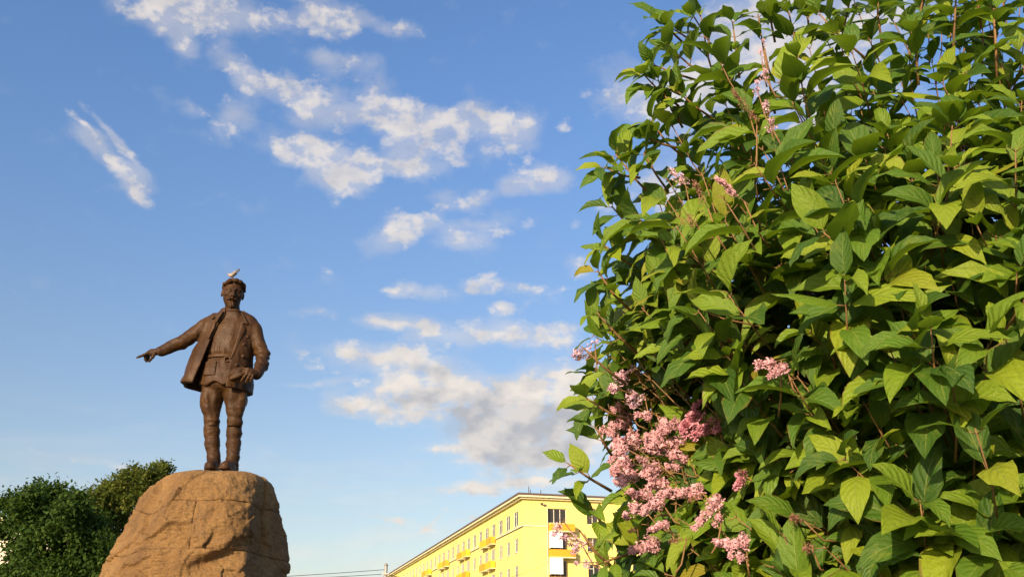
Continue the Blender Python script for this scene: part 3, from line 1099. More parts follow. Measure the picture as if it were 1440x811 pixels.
pig.scale = (0.86, 0.86, 0.86)
pp('body', lambda X, Y, Z: smin(cap(X, Y, Z, (-.035, -.02, .055), (.025, .01, .105), .042, .034), cap(X, Y, Z, (-.06, -.03, .05), (-.085, -.045, .068), .026, .021), .02), (-.16, -.12, -.02), (.12, .1, .2), m_white)
pp('tail', lambda X, Y, Z: np.maximum(cap(X, Y, Z, (.03, .015, .115), (.075, .03, .195), .022, .028, 0.45), -1), (-.05, -.06, .05), (.16, .1, .26), m_dfeath)
for s in (-1, 1):
    pp('wing', lambda X, Y, Z, s=s: ell((X + .005) * .7 + (Z - .085) * .7, Y - s * .038 + .005, -(X + .005) * .7 + (Z - .085) * .7, (0.01, 0, 0), (.072, .013, .030)), (-.12, -.1, .0), (.12, .1, .2), m_gwing, 0.006)
    mb = MB()
    mb.tube([(-.01 + .01 * s, s * .018, -.03), (-.012, s * .015, .045)], 0.006, 5)
    link('leg', mb.mesh('leg', m_bill), pig)
mb = MB()
mb.tube([(-.10, -.053, .070), (-.122, -.063, .062)], [0.007, 0.002], 6)
link('beak', mb.mesh('beak', m_bill), pig)

# ------------------------------------------------------------------ yellow apartment block
BW = P(735, 700, 105)
BA = np.array([-390, 1452.0])
BA /= np.linalg.norm(BA)
BB = np.array([1452, 390.0])
BB /= np.linalg.norm(BB)
brot = math.atan2(BB[1], BB[0])
ZR = 19.15
block = thing('apartment_block', 'long yellow five storey apartment block with orange balconies', 'building', (BW[0], BW[1], 0), brot)
# local axes: +x along the end wall to the right, +y along the long wall into the distance
m_yel, g, b = material('yellow_render')
t = g.n.new('ShaderNodeTexCoord').outputs['Object']
n = g.noise(t, 0.35, 7, 0.65)
c = g.ramp(n, [(0.3, (0.72, 0.62, 0.165)), (0.7, (0.80, 0.70, 0.205))])
sx, sy_, sz = g.sepxyz(t)
st = g.noise(g.comb(g.m('MULTIPLY', sx, 1.6), g.m('MULTIPLY', sy_, 1.6), g.m('MULTIPLY', sz, 0.15)), 1.0, 5, 0.6)
c = g.mix(g.m('MULTIPLY', g.smooth(st, 0.50, 0.75), 0.40), c, (0.50, 0.43, 0.18))
g.l.new(c, b.inputs['Base Color'])
b.inputs['Roughness'].default_value = 0.9
g.l.new(g.bump(g.noise(t, 12, 5), 0.2, 0.02), b.inputs['Normal'])
m_cream = simple_mat('cream_paint', (0.78, 0.70, 0.42), 0.8, 0.06, 0.8)
m_whitep = simple_mat('white_frame', (0.75, 0.70, 0.55), 0.6, 0.05, 2)
m_panel = simple_mat('white_panel', (0.80, 0.79, 0.76), 0.5, 0.04, 2)
m_orange = simple_mat('orange_panel', (0.80, 0.33, 0.012), 0.6, 0.10, 1.2)
m_amber = simple_mat('amber_panel', (0.80, 0.45, 0.015), 0.6, 0.10, 1.2)
m_roof = simple_mat('brown_roof', (0.11, 0.07, 0.055), 0.8, 0.2, 0.6)
m_glass, g, b = material('window_glass')
oi = g.n.new('ShaderNodeObjectInfo')
t = g.n.new('ShaderNodeTexCoord').outputs['Object']
g.l.new(g.mix(oi.outputs['Random'], (0.02, 0.022, 0.025), (0.11, 0.085, 0.06)), b.inputs['Base Color'])
b.inputs['Roughness'].default_value = 0.09
b.inputs['Specular IOR Level'].default_value = 0.3
g.l.new(g.bump(g.noise(t, 1.5, 2), 0.06, 0.05), b.inputs['Normal'])
m_curtain = simple_mat('curtain', (0.55, 0.50, 0.40), 0.9, 0.1, 3)

LEN, WID = 128.0, 15.0


def wall_grid(us, vs, openings, to3, depth_vec):
    U = sorted(set([us[0], us[1]] + [q for o in openings for q in (o[0], o[1])]))
    V_ = sorted(set([vs[0], vs[1]] + [q for o in openings for q in (o[2], o[3])]))
    mbw = MB()
    ops = openings
    for i in range(len(U) - 1):
        for j in range(len(V_) - 1):
            cu, cv = (U[i] + U[i + 1]) / 2, (V_[j] + V_[j + 1]) / 2
            if any(o[0] < cu < o[1] and o[2] < cv < o[3] for o in ops):
                continue
            mbw.add([to3(U[i], V_[j]), to3(U[i + 1], V_[j]), to3(U[i + 1], V_[j + 1]), to3(U[i], V_[j + 1])], [(0, 1, 2, 3)])
    dv = np.array(depth_vec)
    for o in ops:
        p = [np.array(to3(o[0], o[2])), np.array(to3(o[1], o[2])), np.array(to3(o[1], o[3])), np.array(to3(o[0], o[3]))]
        for k in range(4):
            q, r_ = p[k], p[(k + 1) % 4]
            mbw.add([q, q + dv, r_ + dv, r_], [(0, 1, 2, 3)])
    return mbw


pitch = 3.40
ROWZ = [(16.15, 17.75), (13.40, 14.85), (10.55, 12.0), (7.7, 9.15)]
openL, infoL = [], []
for r, (z0, z1) in enumerate(ROWZ):
    ncol = [36, 30, 12, 6][r]
    for i in range(ncol):
        u = 1.9 + i * pitch
        w = 1.75 if r == 0 else 1.35
        grp = (i - 3) % 4
        is_bal = i >= 3 and grp in (0, 1)
        if is_bal and r > 0:
            w = 1.9
        openL.append((u, u + w, z0, z1))
        infoL.append((u, u + w, z0, z1, is_bal, r))
mbw = wall_grid((0, LEN), (0, ZR), openL, lambda u, v: (0, u, v), (0.22, 0, 0))
link('wall', mbw.mesh('wall', m_yel), block)
openR = [(2.85, 4.95, 16.3, 17.85), (2.95, 4.9, 13.4, 15.2), (2.95, 4.9, 10.5, 12.4), (7.3, 8.6, 16.3, 17.8), (7.3, 8.6, 13.4, 14.9), (7.3, 8.6, 10.55, 12.1), (10.6, 12.0, 16.3, 17.8), (10.6, 12.0, 13.4, 14.9), (10.6, 12.0, 10.55, 12.1)]
mbw = wall_grid((0, WID), (0, ZR), openR, lambda u, v: (u, 0, v), (0, 0.22, 0))
link('wall', mbw.mesh('wall', m_yel), block)
mb = MB()
mb.add([(WID, 0, 0), (WID, LEN, 0), (WID, LEN, ZR), (WID, 0, ZR), (0, LEN, 0), (0, LEN, ZR)], [(0, 1, 2, 3), (1, 4, 5, 2)])
link('wall', mb.mesh('wall', m_yel), block)


def ring_boxes(o, z0, z1):
    m_ = MB()
    m_.box((-o, -o, z0), (WID + o, LEN + o, z1))
    return m_


link('cornice', ring_boxes(0.32, ZR - 0.42, ZR - 0.242).mesh('cornice', m_cream), block)
roof = link('roof', ring_boxes(0.66, ZR - 0.05, ZR + 0.16).mesh('roof', m_roof), block)
link('eaves_board', ring_boxes(0.60, ZR - 0.24, ZR - 0.052).mesh('eaves_board', m_cream), block)
mb = MB()
mb.box((1.5, 1.5, ZR + 0.2), (WID - 1.5, LEN - 1.5, ZR + 0.5))
link('roof_deck', mb.mesh('roof_deck', m_roof), roof)
for i in range(10):
    mb = MB()
    y = 8 + i * 11.5
    mb.box((0.2, y, ZR + 0.2), (0.9, y + 0.9, ZR + 0.65))
    link('roof_vent', mb.mesh('roof_vent', m_roof), roof)
for (x, y, h) in ((0.6, -0.3, 0.9), (1.0, 0.4, 0.7), (2.0, -0.2, 0.6)):
    mb = MB()
    mb.tube([(x, y, ZR + 0.15), (x, y, ZR + h)], 0.05, 5)
    link('antenna', mb.mesh('antenna', m_roof), roof)
# string course under the top floor
mb = MB()
mb.box((-0.10, -0.10, 15.86), (0.0, LEN, 15.98))
mb.box((0.0, -0.10, 15.86), (2.70, 0.0, 15.98))
link('string_course', mb.mesh('string_course', m_cream), block)
for z in (15.84,):
    mb = MB()
    mb.box((-0.09, -0.09, z - 0.05), (0.0, LEN, z + 0.018))
    link('drip_edge', mb.mesh('drip_edge', m_roof), block)

_wm = {}


def window(u, w, z0, h, side, kind=0):
    """frame object with its pane, set back in the opening"""
    key = (round(w, 2), round(h, 2), kind)
    if key not in _wm:
        f = MB()
        t_ = 0.055
        f.box((0, 0, 0), (w, 0.07, t_))
        f.box((0, 0, h - t_), (w, 0.07, h))
        f.box((0, 0, t_), (t_, 0.07, h - t_))
        f.box((w - t_, 0, t_), (w, 0.07, h - t_))
        bars = [0.5] if kind == 0 else ([0.33, 0.66] if kind == 1 else [0.5])
        for q in bars:
            f.box((w * q - 0.032, 0.005, t_), (w * q + 0.032, 0.065, h - t_))
        if kind == 0:
            f.box((t_, 0.006, h * 0.70), (w * 0.5 - 0.032, 0.06, h * 0.70 + 0.05))
        p = MB()
        p.add([(t_, 0.04, t_), (w - t_, 0.04, t_), (w - t_, 0.04, h - t_), (t_, 0.04, h - t_)], [(0, 1, 2, 3)])
        s = MB()
        s.box((-0.08, -0.12, -0.07), (w + 0.08, 0.0, -0.005))
        _wm[key] = (f.mesh('window', m_whitep), p.mesh('pane', m_glass), s.mesh('sill', m_whitep))
    fm, pm, sm = _wm[key]
    o = link('window', fm, block)
    if side == 'L':
        o.location = (0.035, u + w, z0)
        o.rotation_euler = (0, 0, -math.pi / 2)
    else:
        o.location = (u, 0.15, z0)
    link('pane', pm, o)
    link('sill', sm, o)
    return o


for (u0, u1, z0, z1, is_bal, r) in infoL:
    window(u0, u1 - u0, z0, z1 - z0, 'L', 1 if is_bal and r > 0 else 0)
for k, (u0, u1, z0, z1) in enumerate(openR):
    window(u0, u1 - u0, z0, z1 - z0, 'R', 1 if k < 3 else 0)
# balconies on the long wall, in pairs
for r, (z0, z1) in enumerate(ROWZ[:3]):
    for i in range([36, 26, 8][r]):
        if not (i >= 3 and (i - 3) % 4 in (0, 1)):
            continue
        if r == 0 and i > 24:
            continue
        u = 1.9 + i * pitch - 0.45
        mat_ = m_orange if ((i // 4 + r) % 2 == 0) else m_amber
        bal = link('balcony', None, block)
        bal.location = (0, u, z0 - 0.90)
        s = MB()
        s.box((-0.62, 0, 0.04), (-0.003, 2.75, 0.12))
        link('slab', s.mesh('slab', m_cream), bal)
        s = MB()
        s.box((-0.62, 0.03, 0.123), (-0.56, 2.72, 0.95))
        s.box((-0.558, 0.03, 0.123), (-0.105, 0.09, 0.95))
        s.box((-0.558, 2.66, 0.123), (-0.105, 2.72, 0.95))
        link('parapet', s.mesh('parapet', mat_), bal)
# end-wall balconies
for k, z in enumerate((15.35, 12.65, 9.85)):
    bal = link('balcony', None, block)
    bal.location = (2.85, 0, z)
    s = MB()
    s.box((0, -0.95, -0.06), (2.75, -0.003, 0.05))
    link('slab', s.mesh('slab', m_cream), bal)
    s = MB()
    s.box((0.02, -0.95, 0.053), (2.73, -0.89, 0.80))
    s.box((0.02, -0.888, 0.053), (0.08, -0.105, 0.80))
    s.box((2.67, -0.888, 0.053), (2.73, -0.105, 0.80))
    link('parapet', s.mesh('parapet', m_orange), bal)
    if k < 2:
        s = MB()
        s.box((0.05, -0.90, -1.72), (1.32, -0.85, -0.07))
        s.box((0.05, -0.848, -1.72), (0.10, -0.105, -0.07))
        link('white_screen', s.mesh('white_screen', m_panel), bal)
mb = MB()
mb.tube([(2.72, -0.14, 0.3), (2.72, -0.14, 17.9), (2.3, -0.12, 18.3)], 0.05, 6)
link('downpipe', mb.mesh('downpipe', m_cream), block)
for (x, z) in ((2.0, 18.2), (2.35, 18.05)):
    mb = MB()
    mb.box((x, -0.2, z), (x + 0.25, -0.005, z + 0.2))
    link('floodlight', mb.mesh('floodlight', m_roof), block)

# ------------------------------------------------------------------ pale building behind the trees
pw0 = P(-120, 724, 62)
pb = thing('pale_building', 'cream plastered building half hidden behind the trees', 'building', (pw0[0], 62, 0), math.radians(14))
m_cr2 = simple_mat('cream_plaster', (0.80, 0.70, 0.52), 0.9, 0.06, 0.5, bump=0.1)
hB = pw0[2] - 0.4
opn = [(1.2 + i * 2.6, 2.4 + i * 2.6, hB - 2.9 - k * 3.0, hB - 1.3 - k * 3.0) for i in range(3) for k in range(2)]
link('wall', wall_grid((0, 9.2), (0, hB), opn, lambda u, v: (u, 0, v), (0, 0.2, 0)).mesh('wall', m_cr2), pb)
mb = MB()
mb.add([(9.2, 0, 0), (9.2, 12, 0), (9.2, 12, hB), (9.2, 0, hB), (0, 12, 0), (0, 12, hB), (0, 0, 0), (0, 0, hB)], [(0, 1, 2, 3), (1, 4, 5, 2), (4, 6, 7, 5)])
link('wall', mb.mesh('wall', m_cr2), pb)
mb = MB()
mb.box((-0.4, -0.4, hB), (9.6, 12.4, hB + 0.4))
link('roof', mb.mesh('roof', m_cream), pb)
for (u0, u1, z0, z1) in opn:
    o = window(u0, u1 - u0, z0, z1 - z0, 'R')
    o.parent = pb
    o.location = (u0, 0.12, z0)

# ------------------------------------------------------------------ utility poles and overhead wires
m_steel = simple_mat('grey_steel', (0.32, 0.30, 0.27), 0.6, 0.15, 2, 0.3)
m_wire = simple_mat('black_cable', (0.02, 0.02, 0.022), 0.6)


def pole(px, py, Y, label):
    top = P(px, py, Y)
    p_ = thing('lamp_post', label, 'pole', (top[0], Y, 0))
    mb = MB()
    h = top[2]
    mb.tube([(0, 0, -0.1), (0, 0, h * 0.5), (0, 0, h)], [0.17, 0.14, 0.12], 10)
    link('shaft', mb.mesh('shaft', m_steel), p_)
    mb = MB()
    mb.tube([(0, 0, h - 0.01), (0, 0, h + 0.15)], [0.17, 0.06], 10)
    link('cap', mb.mesh('cap', m_steel), p_)
    mb = MB()
    mb.box((-0.25, -0.2, h - 0.65), (0.25, -0.09, h - 0.55))
    link('bracket', mb.mesh('bracket', m_steel), p_)
    return np.array([top[0], Y, h])


pt1 = pole(543, 794, 70, 'slim grey steel post in front of the yellow block')


def wire(a, b_, sag, label, r=0.018):
    a, b_ = np.array(a), np.array(b_)
    pts = []
    for i in range(25):
        t_ = i / 24
        q = a * (1 - t_) + b_ * t_
        q[2] -= sag * 4 * t_ * (1 - t_)
        pts.append(q)
    mb = MB()
    mb.tube([q - a for q in pts], r, 5)
    o = link('overhead_wire', mb.mesh('overhead_wire', m_wire), None, tuple(a))
    o['label'] = label
    o['category'] = 'wire'
    o['group'] = 'overhead wires'


def bl(x, y, z):
    return np.array([BW[0] + BB[0] * x + BA[0] * y, BW[1] + BB[1] * x + BA[1] * y, z])


# the left-hand wires run on behind the boulder to the cream building
axy = np.array([pw0[0] + 9.22 * math.cos(math.radians(14)), 62 + 9.22 * math.sin(math.radians(14))])
for dz_, pyw, lab in ((-.3, 807, 'upper black wire strung left of the slim post'), (-.6, 811, 'lower black wire strung left of the slim post')):
    st_ = pt1 + np.array([-.1, 0, dz_])
    for t_ in np.linspace(0.02, 0.9, 200):
        q = st_[:2] * (1 - t_) + axy * t_
        zq = P(400, pyw, q[1])[2]
        if project(np.array([q[0], q[1], zq]))[0] < 400:
            break
    zA = min(st_[2] + (zq - st_[2]) / t_, hB - 0.3)
    wire(st_, np.array([axy[0], axy[1], zA]), 0.15, lab, 0.02)
wire(pt1 + np.array([.1, 0, -.6]), bl(-0.12, 10.0, 9.6), 0.5, 'thin wire from slim post across the long yellow wall')
wire(pt1 + np.array([.1, 0, -.62]), bl(2.8, -0.14, 12.2), 1.3, 'thin wire rising from slim post to the yellow end wall')

# ------------------------------------------------------------------ trees behind the boulder
m_bark = simple_mat('bark', (0.05, 0.038, 0.028), 0.9, 0.25, 6, bump=0.6)


def leaf_mat(name, c1, c2, c3, trans, tr=0.3):
    m, g, b = material(name)
    at = g.n.new('ShaderNodeAttribute')
    at.attribute_name = 'rnd'
    c = g.ramp(at.outputs['Fac'], [(0.0, c1), (0.6, c2), (1.0, c3)])
    g.l.new(c, b.inputs['Base Color'])
    b.inputs['Roughness'].default_value = 0.7
    b.inputs['Specular IOR Level'].default_value = 0.12
    tb = g.n.new('ShaderNodeBsdfTranslucent')
    tb.inputs[0].default_value = (*trans, 1)
    ms = g.n.new('ShaderNodeMixShader')
    ms.inputs[0].default_value = tr
    g.l.new(b.outputs[0], ms.inputs[1])
    g.l.new(tb.outputs[0], ms.inputs[2])
    g.l.new(ms.outputs[0], m.node_tree.nodes['Material Output'].inputs[0])
    return m


def set_attr(me, name, vals):
    a = me.attributes.new(name, 'FLOAT', 'FACE')
    a.data.foreach_set('value', np.asarray(vals, np.float32))


def quad_mesh(name, V, mat, rnd):
    """V: (n,4,3) leaf quads"""
    n = len(V)
    me = bpy.data.meshes.new(name)
    me.vertices.add(n * 4)
    me.vertices.foreach_set('co', V.reshape(-1).astype(np.float32))
    me.loops.add(n * 4)
    me.loops.foreach_set('vertex_index', np.arange(n * 4, dtype=np.int32))
    me.polygons.add(n)
    me.polygons.foreach_set('loop_start', np.arange(0, n * 4, 4, dtype=np.int32))
    me.update(calc_edges=True)
    me.materials.append(mat)
    set_attr(me, 'rnd', rnd)
    return me


def tree(label, base_px, Y, clumps, mat, leaf=0.17, dens=1.0, spread=1.6, group='trees behind the boulder'):
    bx = P(base_px, 700, Y)[0]
    tr = thing('leafy_tree', label, 'tree', (bx, Y, 0), 0, group)
    org = np.array([bx, Y, 0])
    mb = MB()
    C_ = []
    for (px, py, r) in clumps:
        yy = Y + rng.uniform(-spread, spread)
        c0 = P(px, py, yy)
        rr_ = r * yy / FPX
        C_.append((c0 - org, rr_ * 0.76, py < 735))
        for _ in range(6):
            v_ = unit(rng.normal(size=3))
            v_[2] = abs(v_[2]) * 0.9
            C_.append((c0 - org + v_ * rr_ * rng.uniform(0.7, 1.25), rr_ * rng.uniform(0.18, 0.42), False))
    zlow = min(c[0][2] for c in C_)
    fork = np.array([0, 1.0, max(1.5, zlow * 0.55)])
    mb.tube([(0, 1.0, -0.2), (0.05, 1.0, fork[2] * 0.5), tuple(fork)], [0.24, 0.19, 0.15], 10)
    link('trunk', mb.mesh('trunk', m_bark, True), tr)
    mb = MB()
    for c0, r, up_ in C_:
        if not up_:
            continue
        mid = fork * 0.5 + c0 * 0.5 + np.array([rng.uniform(-.3, .3), rng.uniform(1.2, 2.2), -0.25 * abs(c0[2] - fork[2]) * 0.3])
        mb.tube([fork - [0, 0, .15], mid, c0, c0 + np.array([rng.uniform(-.4, .4) * r, 0, r * 0.8])], [0.075, 0.04, 0.022, 0.010], 6)
    link('limbs', mb.mesh('limbs', m_bark, True), tr)
    Q, rr = [], []
    for c0, r, _ in C_:
        # leaf sprays scattered through the clump, denser towards its skin
        ns = int(70 * dens * (r / 0.5) ** 2) + 6
        for k in range(ns):
            v = rng.normal(size=3)
            v /= np.linalg.norm(v)
            sc = c0 + v * r * rng.uniform(0.35, 1.08) * np.array([1, 1, 0.85])
            nl = rng.integers(10, 20)
            sp = rng.normal(size=(nl, 3)) * 0.15 + sc
            tone = rng.uniform(-0.38, 0.38)
            dv = v * 0.5 + rng.normal(size=(nl, 3)) * 0.6 + np.array([0, 0, -0.25])
            dv /= np.linalg.norm(dv, axis=1, keepdims=True)
            nrm = np.array([0, 0, 0.8]) + v * 0.9 + rng.normal(size=(nl, 3)) * 0.3
            sd_ = np.cross(dv, nrm)
            sd_ /= np.linalg.norm(sd_, axis=1, keepdims=True) + 1e-9
            L_ = (leaf * rng.uniform(0.6, 1.15, size=nl))[:, None]
            up_ = np.cross(sd_, dv)
            Q.append(np.stack([sp, sp + dv * L_ * .5 + sd_ * L_ * .30 + up_ * L_ * .08, sp + dv * L_, sp + dv * L_ * .5 - sd_ * L_ * .30 + up_ * L_ * .08], 1))
            rr.append(np.clip(0.45 + tone + rng.uniform(-.25, .25, size=nl), 0, 1))
    me = quad_mesh('crown', np.concatenate(Q), mat, np.concatenate(rr))
    link('crown', me, tr, kind='stuff')


m_lf1 = leaf_mat('maple_leaf', (0.022, 0.048, 0.008), (0.040, 0.078, 0.012), (0.075, 0.110, 0.018), (0.11, 0.19, 0.02), 0.22)
m_lf2 = leaf_mat('rowan_leaf', (0.045, 0.070, 0.010), (0.085, 0.110, 0.016), (0.15, 0.14, 0.03), (0.22, 0.24, 0.03), 0.28)
tree('dense dark green tree in front of the cream building', 70, 31,
     [(14, 712, 12), (40, 706, 15), (58, 700, 14), (78, 698, 14), (30, 735, 17), (62, 725, 22), (92, 718, 15), (108, 706, 9), (105, 725, 18), (120, 742, 22), (85, 752, 26),
      (50, 760, 22), (25, 782, 20), (62, 792, 30), (100, 785, 30), (135, 775, 28), (8, 745, 10), (18, 815, 24), (60, 830, 34), (110, 825, 34), (150, 820, 30), (35, 718, 12), (130, 800, 30), (20, 850, 34), (80, 870, 40)],
     m_lf1, 0.15, 0.8)
tree('lighter green tree with loose yellowish top behind the boulder', 165, 36,
     [(128, 712, 12), (140, 700, 12), (155, 692, 13), (168, 690, 12), (150, 712, 16), (166, 712, 11), (140, 730, 18), (160, 735, 16), (150, 760, 22), (170, 755, 16), (178, 676, 9), (186, 670, 8),
      (200, 674, 10), (212, 669, 8), (224, 664, 6), (232, 662, 5), (190, 690, 8), (205, 685, 7), (183, 705, 6), (170, 790, 26), (200, 800, 30), (240, 720, 25), (250, 760, 30), (175, 725, 9), (215, 850, 40)],
     m_lf2, 0.15, 0.48)

# ------------------------------------------------------------------ lilac bush
BC = np.array([1.40, 2.78, 1.95])      # centre of the crown
BR = np.array([1.06, 1.05, 1.65])
BASE = np.array([1.40, 2.78, 0.05])
bush = thing('lilac_bush', 'tall lilac bush with broad green leaves and pink flower panicles', 'bush', tuple(BASE))


def lilac_leaf_material():
    m, g, b = material('lilac_leaf')
    uvn = g.n.new('ShaderNodeUVMap')
    uvn.uv_map = 'UVMap'
    u, v, _ = g.sepxyz(uvn.outputs[0])
    at = g.n.new('ShaderNodeAttribute')
    at.attribute_name = 'rnd'
    oi = g.n.new('ShaderNodeObjectInfo')
    rnd = g.m('FRACT', g.m('ADD', at.outputs['Fac'], oi.outputs['Random']))
    au = g.m('ABSOLUTE', g.m('SUBTRACT', u, 0.5))                     # 0 midrib .. 0.5 margin
    mid = g.smooth(au, 0.008, 0.030, 1.0, 0.0)
    ph = g.m('FRACT', g.m('SUBTRACT', g.m('MULTIPLY', g.m('ADD', v, g.m('MULTIPLY', g.noise(uvn.outputs[0], 3.0, 2), 0.10)), 6.0), g.m('MULTIPLY', au, 4.2)))
    tri = g.m('ABSOLUTE', g.m('SUBTRACT', ph, 0.5))                   # 0.5 on a vein
    side = g.smooth(tri, 0.455, 0.495)
    vein = g.m('MAXIMUM', mid, g.m('MULTIPLY', side, 0.7))
    t = g.n.new('ShaderNodeTexCoord').outputs['Object']
    n = g.noise(t, 30, 4, 0.6)
    c = g.ramp(rnd, [(0.0, (0.034, 0.085, 0.010)), (0.35, (0.074, 0.152, 0.012)), (0.68, (0.158, 0.245, 0.014)), (0.955, (0.245, 0.305, 0.017)), (0.985, (0.235, 0.245, 0.018)), (1.0, (0.29, 0.22, 0.02))])
    c = g.mix(g.m('MULTIPLY', g.smooth(n, 0.35, 0.75), 0.3), c, (0.05, 0.085, 0.010))
    c = g.mix(g.m('MULTIPLY', vein, 0.45), c, (0.27, 0.31, 0.06))
    # patchy colour along the blade, dried margin on some leaves
    pat = g.noise(g.vm('ADD', uvn.outputs[0], g.comb(g.m('MULTIPLY', rnd, 37.0), g.m('MULTIPLY', rnd, 11.0))), 2.6, 5, 0.65)
    c = g.mix(g.m('MULTIPLY', g.smooth(pat, 0.50, 0.72), 0.38), c, (0.22, 0.25, 0.03))
    rim = g.m('MULTIPLY', g.smooth(g.m('ADD', au, g.m('MULTIPLY', g.m('SUBTRACT', pat, 0.5), 0.28)), 0.44, 0.52), g.smooth(g.m('FRACT', g.m('MULTIPLY', rnd, 7.3)), 0.62, 0.80))
    c = g.mix(g.m('MULTIPLY', rim, 0.75), c, (0.16, 0.085, 0.025))
    # a few brown spots and nibbled brown margins
    sp = g.smooth(g.noise(t, 75, 2, 0.5), 0.72, 0.78)
    c = g.mix(g.m('MULTIPLY', sp, 0.6), c, (0.12, 0.06, 0.02))
    geo = g.n.new('ShaderNodeNewGeometry')
    c2 = g.mix(g.m('MULTIPLY', geo.outputs['Backfacing'], 0.45), c, (0.13, 0.19, 0.055))
    g.l.new(c2, b.inputs['Base Color'])
    b.inputs['Roughness'].default_value = 0.52
    b.inputs['Specular IOR Level'].default_value = 0.28
    quilt = g.m('SUBTRACT', g.smooth(g.m('SUBTRACT', 0.5, tri), 0.0, 0.5), g.m('MULTIPLY', mid, 0.9))
    hb = g.bump(quilt, 0.42, 0.004)
    hb = g.bump(n, 0.45, 0.006, hb)
    g.l.new(hb, b.inputs['Normal'])
    tb = g.n.new('ShaderNodeBsdfTranslucent')
    g.l.new(g.mix(g.m('MULTIPLY', vein, 0.6), (0.22, 0.34, 0.012), (0.12, 0.20, 0.01)), tb.inputs[0])
    ms = g.n.new('ShaderNodeMixShader')
    ms.inputs[0].default_value = 0.28
    g.l.new(b.outputs[0], ms.inputs[1])
    g.l.new(tb.outputs[0], ms.inputs[2])
    g.l.new(ms.outputs[0], m.node_tree.nodes['Material Output'].inputs[0])
    return m


m_leaf = lilac_leaf_material()
m_twig = simple_mat('lilac_twig', (0.20, 0.105, 0.035), 0.7, 0.3, 8, bump=0.3)
m_stem = simple_mat('lilac_bark', (0.13, 0.085, 0.055), 0.9, 0.25, 10, bump=0.6)

NA, NC = 7, 4      # leaf grid


def leaf_shape(seed):
    r = np.random.default_rng(seed)
    beta = r.uniform(0.25, 1.25)         # droop along the blade
    fold = r.uniform(0.10, 0.55)
    wav = r.uniform(0.012, 0.042)
    wid = r.uniform(0.185, 0.265)
    twist = r.uniform(-0.5, 0.5)
    curl = r.uniform(-0.30, 0.35)
    phs = r.uniform(0, 6.28)
    ts = np.array([0, 0.10, 0.24, 0.42, 0.60, 0.78, 0.90, 1.0])
    ws = np.array([0.035, 0.50, 0.90, 1.0, 0.86, 0.50, 0.22, 0.0])
    y = z = 0.0
    V, UV = [], []
    pt = 0
    for i, t in enumerate(ts):
        a = -beta * t ** 1.3 + 0.25
        y += (t - pt) * math.cos(a)
        z += (t - pt) * math.sin(a)
        pt = t
        for j in range(NC + 1):
            u = j / NC * 2 - 1
            w = wid * ws[i]
            x = u * w
            rise = fold * abs(x) - curl * u * u * w + wav * math.sin(t * 15 + phs + (1.7 if u > 0 else 0)) * u * u * (1 if 0 < i < 7 else 0)
            tw = twist * t
            xx = x * math.cos(tw) - rise * math.sin(tw)
            rz = x * math.sin(tw) + rise * math.cos(tw)
            xx += 0.03 * math.sin(t * 3 + phs) * t
            V.append((xx, y - rz * math.sin(a), z + rz * math.cos(a)))
            UV.append((j / NC, t))
    return np.array(V), np.array(UV)


LF = [(i * (NC + 1) + j, i * (NC + 1) + j + 1, (i + 1) * (NC + 1) + j + 1, (i + 1) * (NC + 1) + j) for i in range(NA) for j in range(NC)]
NVAR = 22
LSH = [leaf_shape(100 + k) for k in range(NVAR)]


def leaf_mesh(k):
    V, UV = LSH[k]
    me = mesh_from('leaf', V, LF, m_leaf, True)
    uv = me.uv_layers.new(name='UVMap')
    li = np.zeros(len(me.loops), np.int32)
    me.loops.foreach_get('vertex_index', li)
    uv.data.foreach_set('uv', UV[li].reshape(-1).astype(np.float32))
    set_attr(me, 'rnd', np.zeros(len(LF)))
    return me


leaves = []      # (matrix 3x3, origin, variant)


def add_leaf(pos, d, n, L):
    d = unit(d)
    n = unit(n - np.dot(n, d) * d)
    x = np.cross(d, n)
    leaves.append((np.stack([x, d, n], 1) * L, np.asarray(pos, float), int(rng.integers(NVAR))))


twigs = MB()
UPV = np.array([0, 0, 1.0])


def shoot(start, tip, nodes, L, r0=0.0026, sunw=0.80, tipw=True, droop=0.36, petiole=True):
    start, tip = np.asarray(start, float), np.asarray(tip, float)
    v = unit(tip - start)
    ln = np.linalg.norm(tip - start)
    mid = (start + tip) / 2 + np.array([0, 0, -0.03]) * ln + rng.normal(size=3) * 0.02 * ln
    pts = [start, mid, tip]
    twigs.tube(pts, [r0, r0 * .8, r0 * .5], 5)
    a = unit(np.cross(v, UPV) + 1e-3)
    b_ = np.cross(v, a)
    ph = rng.uniform(0, math.pi)
    for j in range(nodes):
        t_ = 1 - (j + (0.15 if tipw else 0.6)) / (nodes + 0.6) * 0.85
        q = (1 - t_) ** 2 * start + 2 * t_ * (1 - t_) * mid + t_ * t_ * tip
        ph += math.pi / 2 + rng.normal() * 0.25
        for sg in (0, math.pi):
            w = math.cos(ph + sg) * a + math.sin(ph + sg) * b_
            fw = 0.95 if j == 0 else 0.62
            d = v * fw + w * 0.8 + rng.normal(size=3) * 0.14 - UPV * droop
            n = v * 0.50 + UPV * 0.55 + SUN_DIR * sunw + rng.normal(size=3) * 0.16
            l_ = L * rng.uniform(0.78, 1.15) * (0.8 if j == 0 else 1.0)
            pet = unit(d) * 0.014
            if petiole:
                twigs.tube([q, q + pet * 1.6], [0.0014, 0.0011], 3)
            add_leaf(q + pet, d, n, l_)


def bush_r(dirv):
    """radius multiplier with lobes, so the outline is uneven"""
    return 1 + 0.06 * math.sin(3.1 * dirv[0] + 5.3 * dirv[2] + 1.0) + 0.06 * math.sin(7 * dirv[1] - 6 * dirv[2] + 2) + 0.04 * math.sin(11 * dirv[0] + 9 * dirv[2])


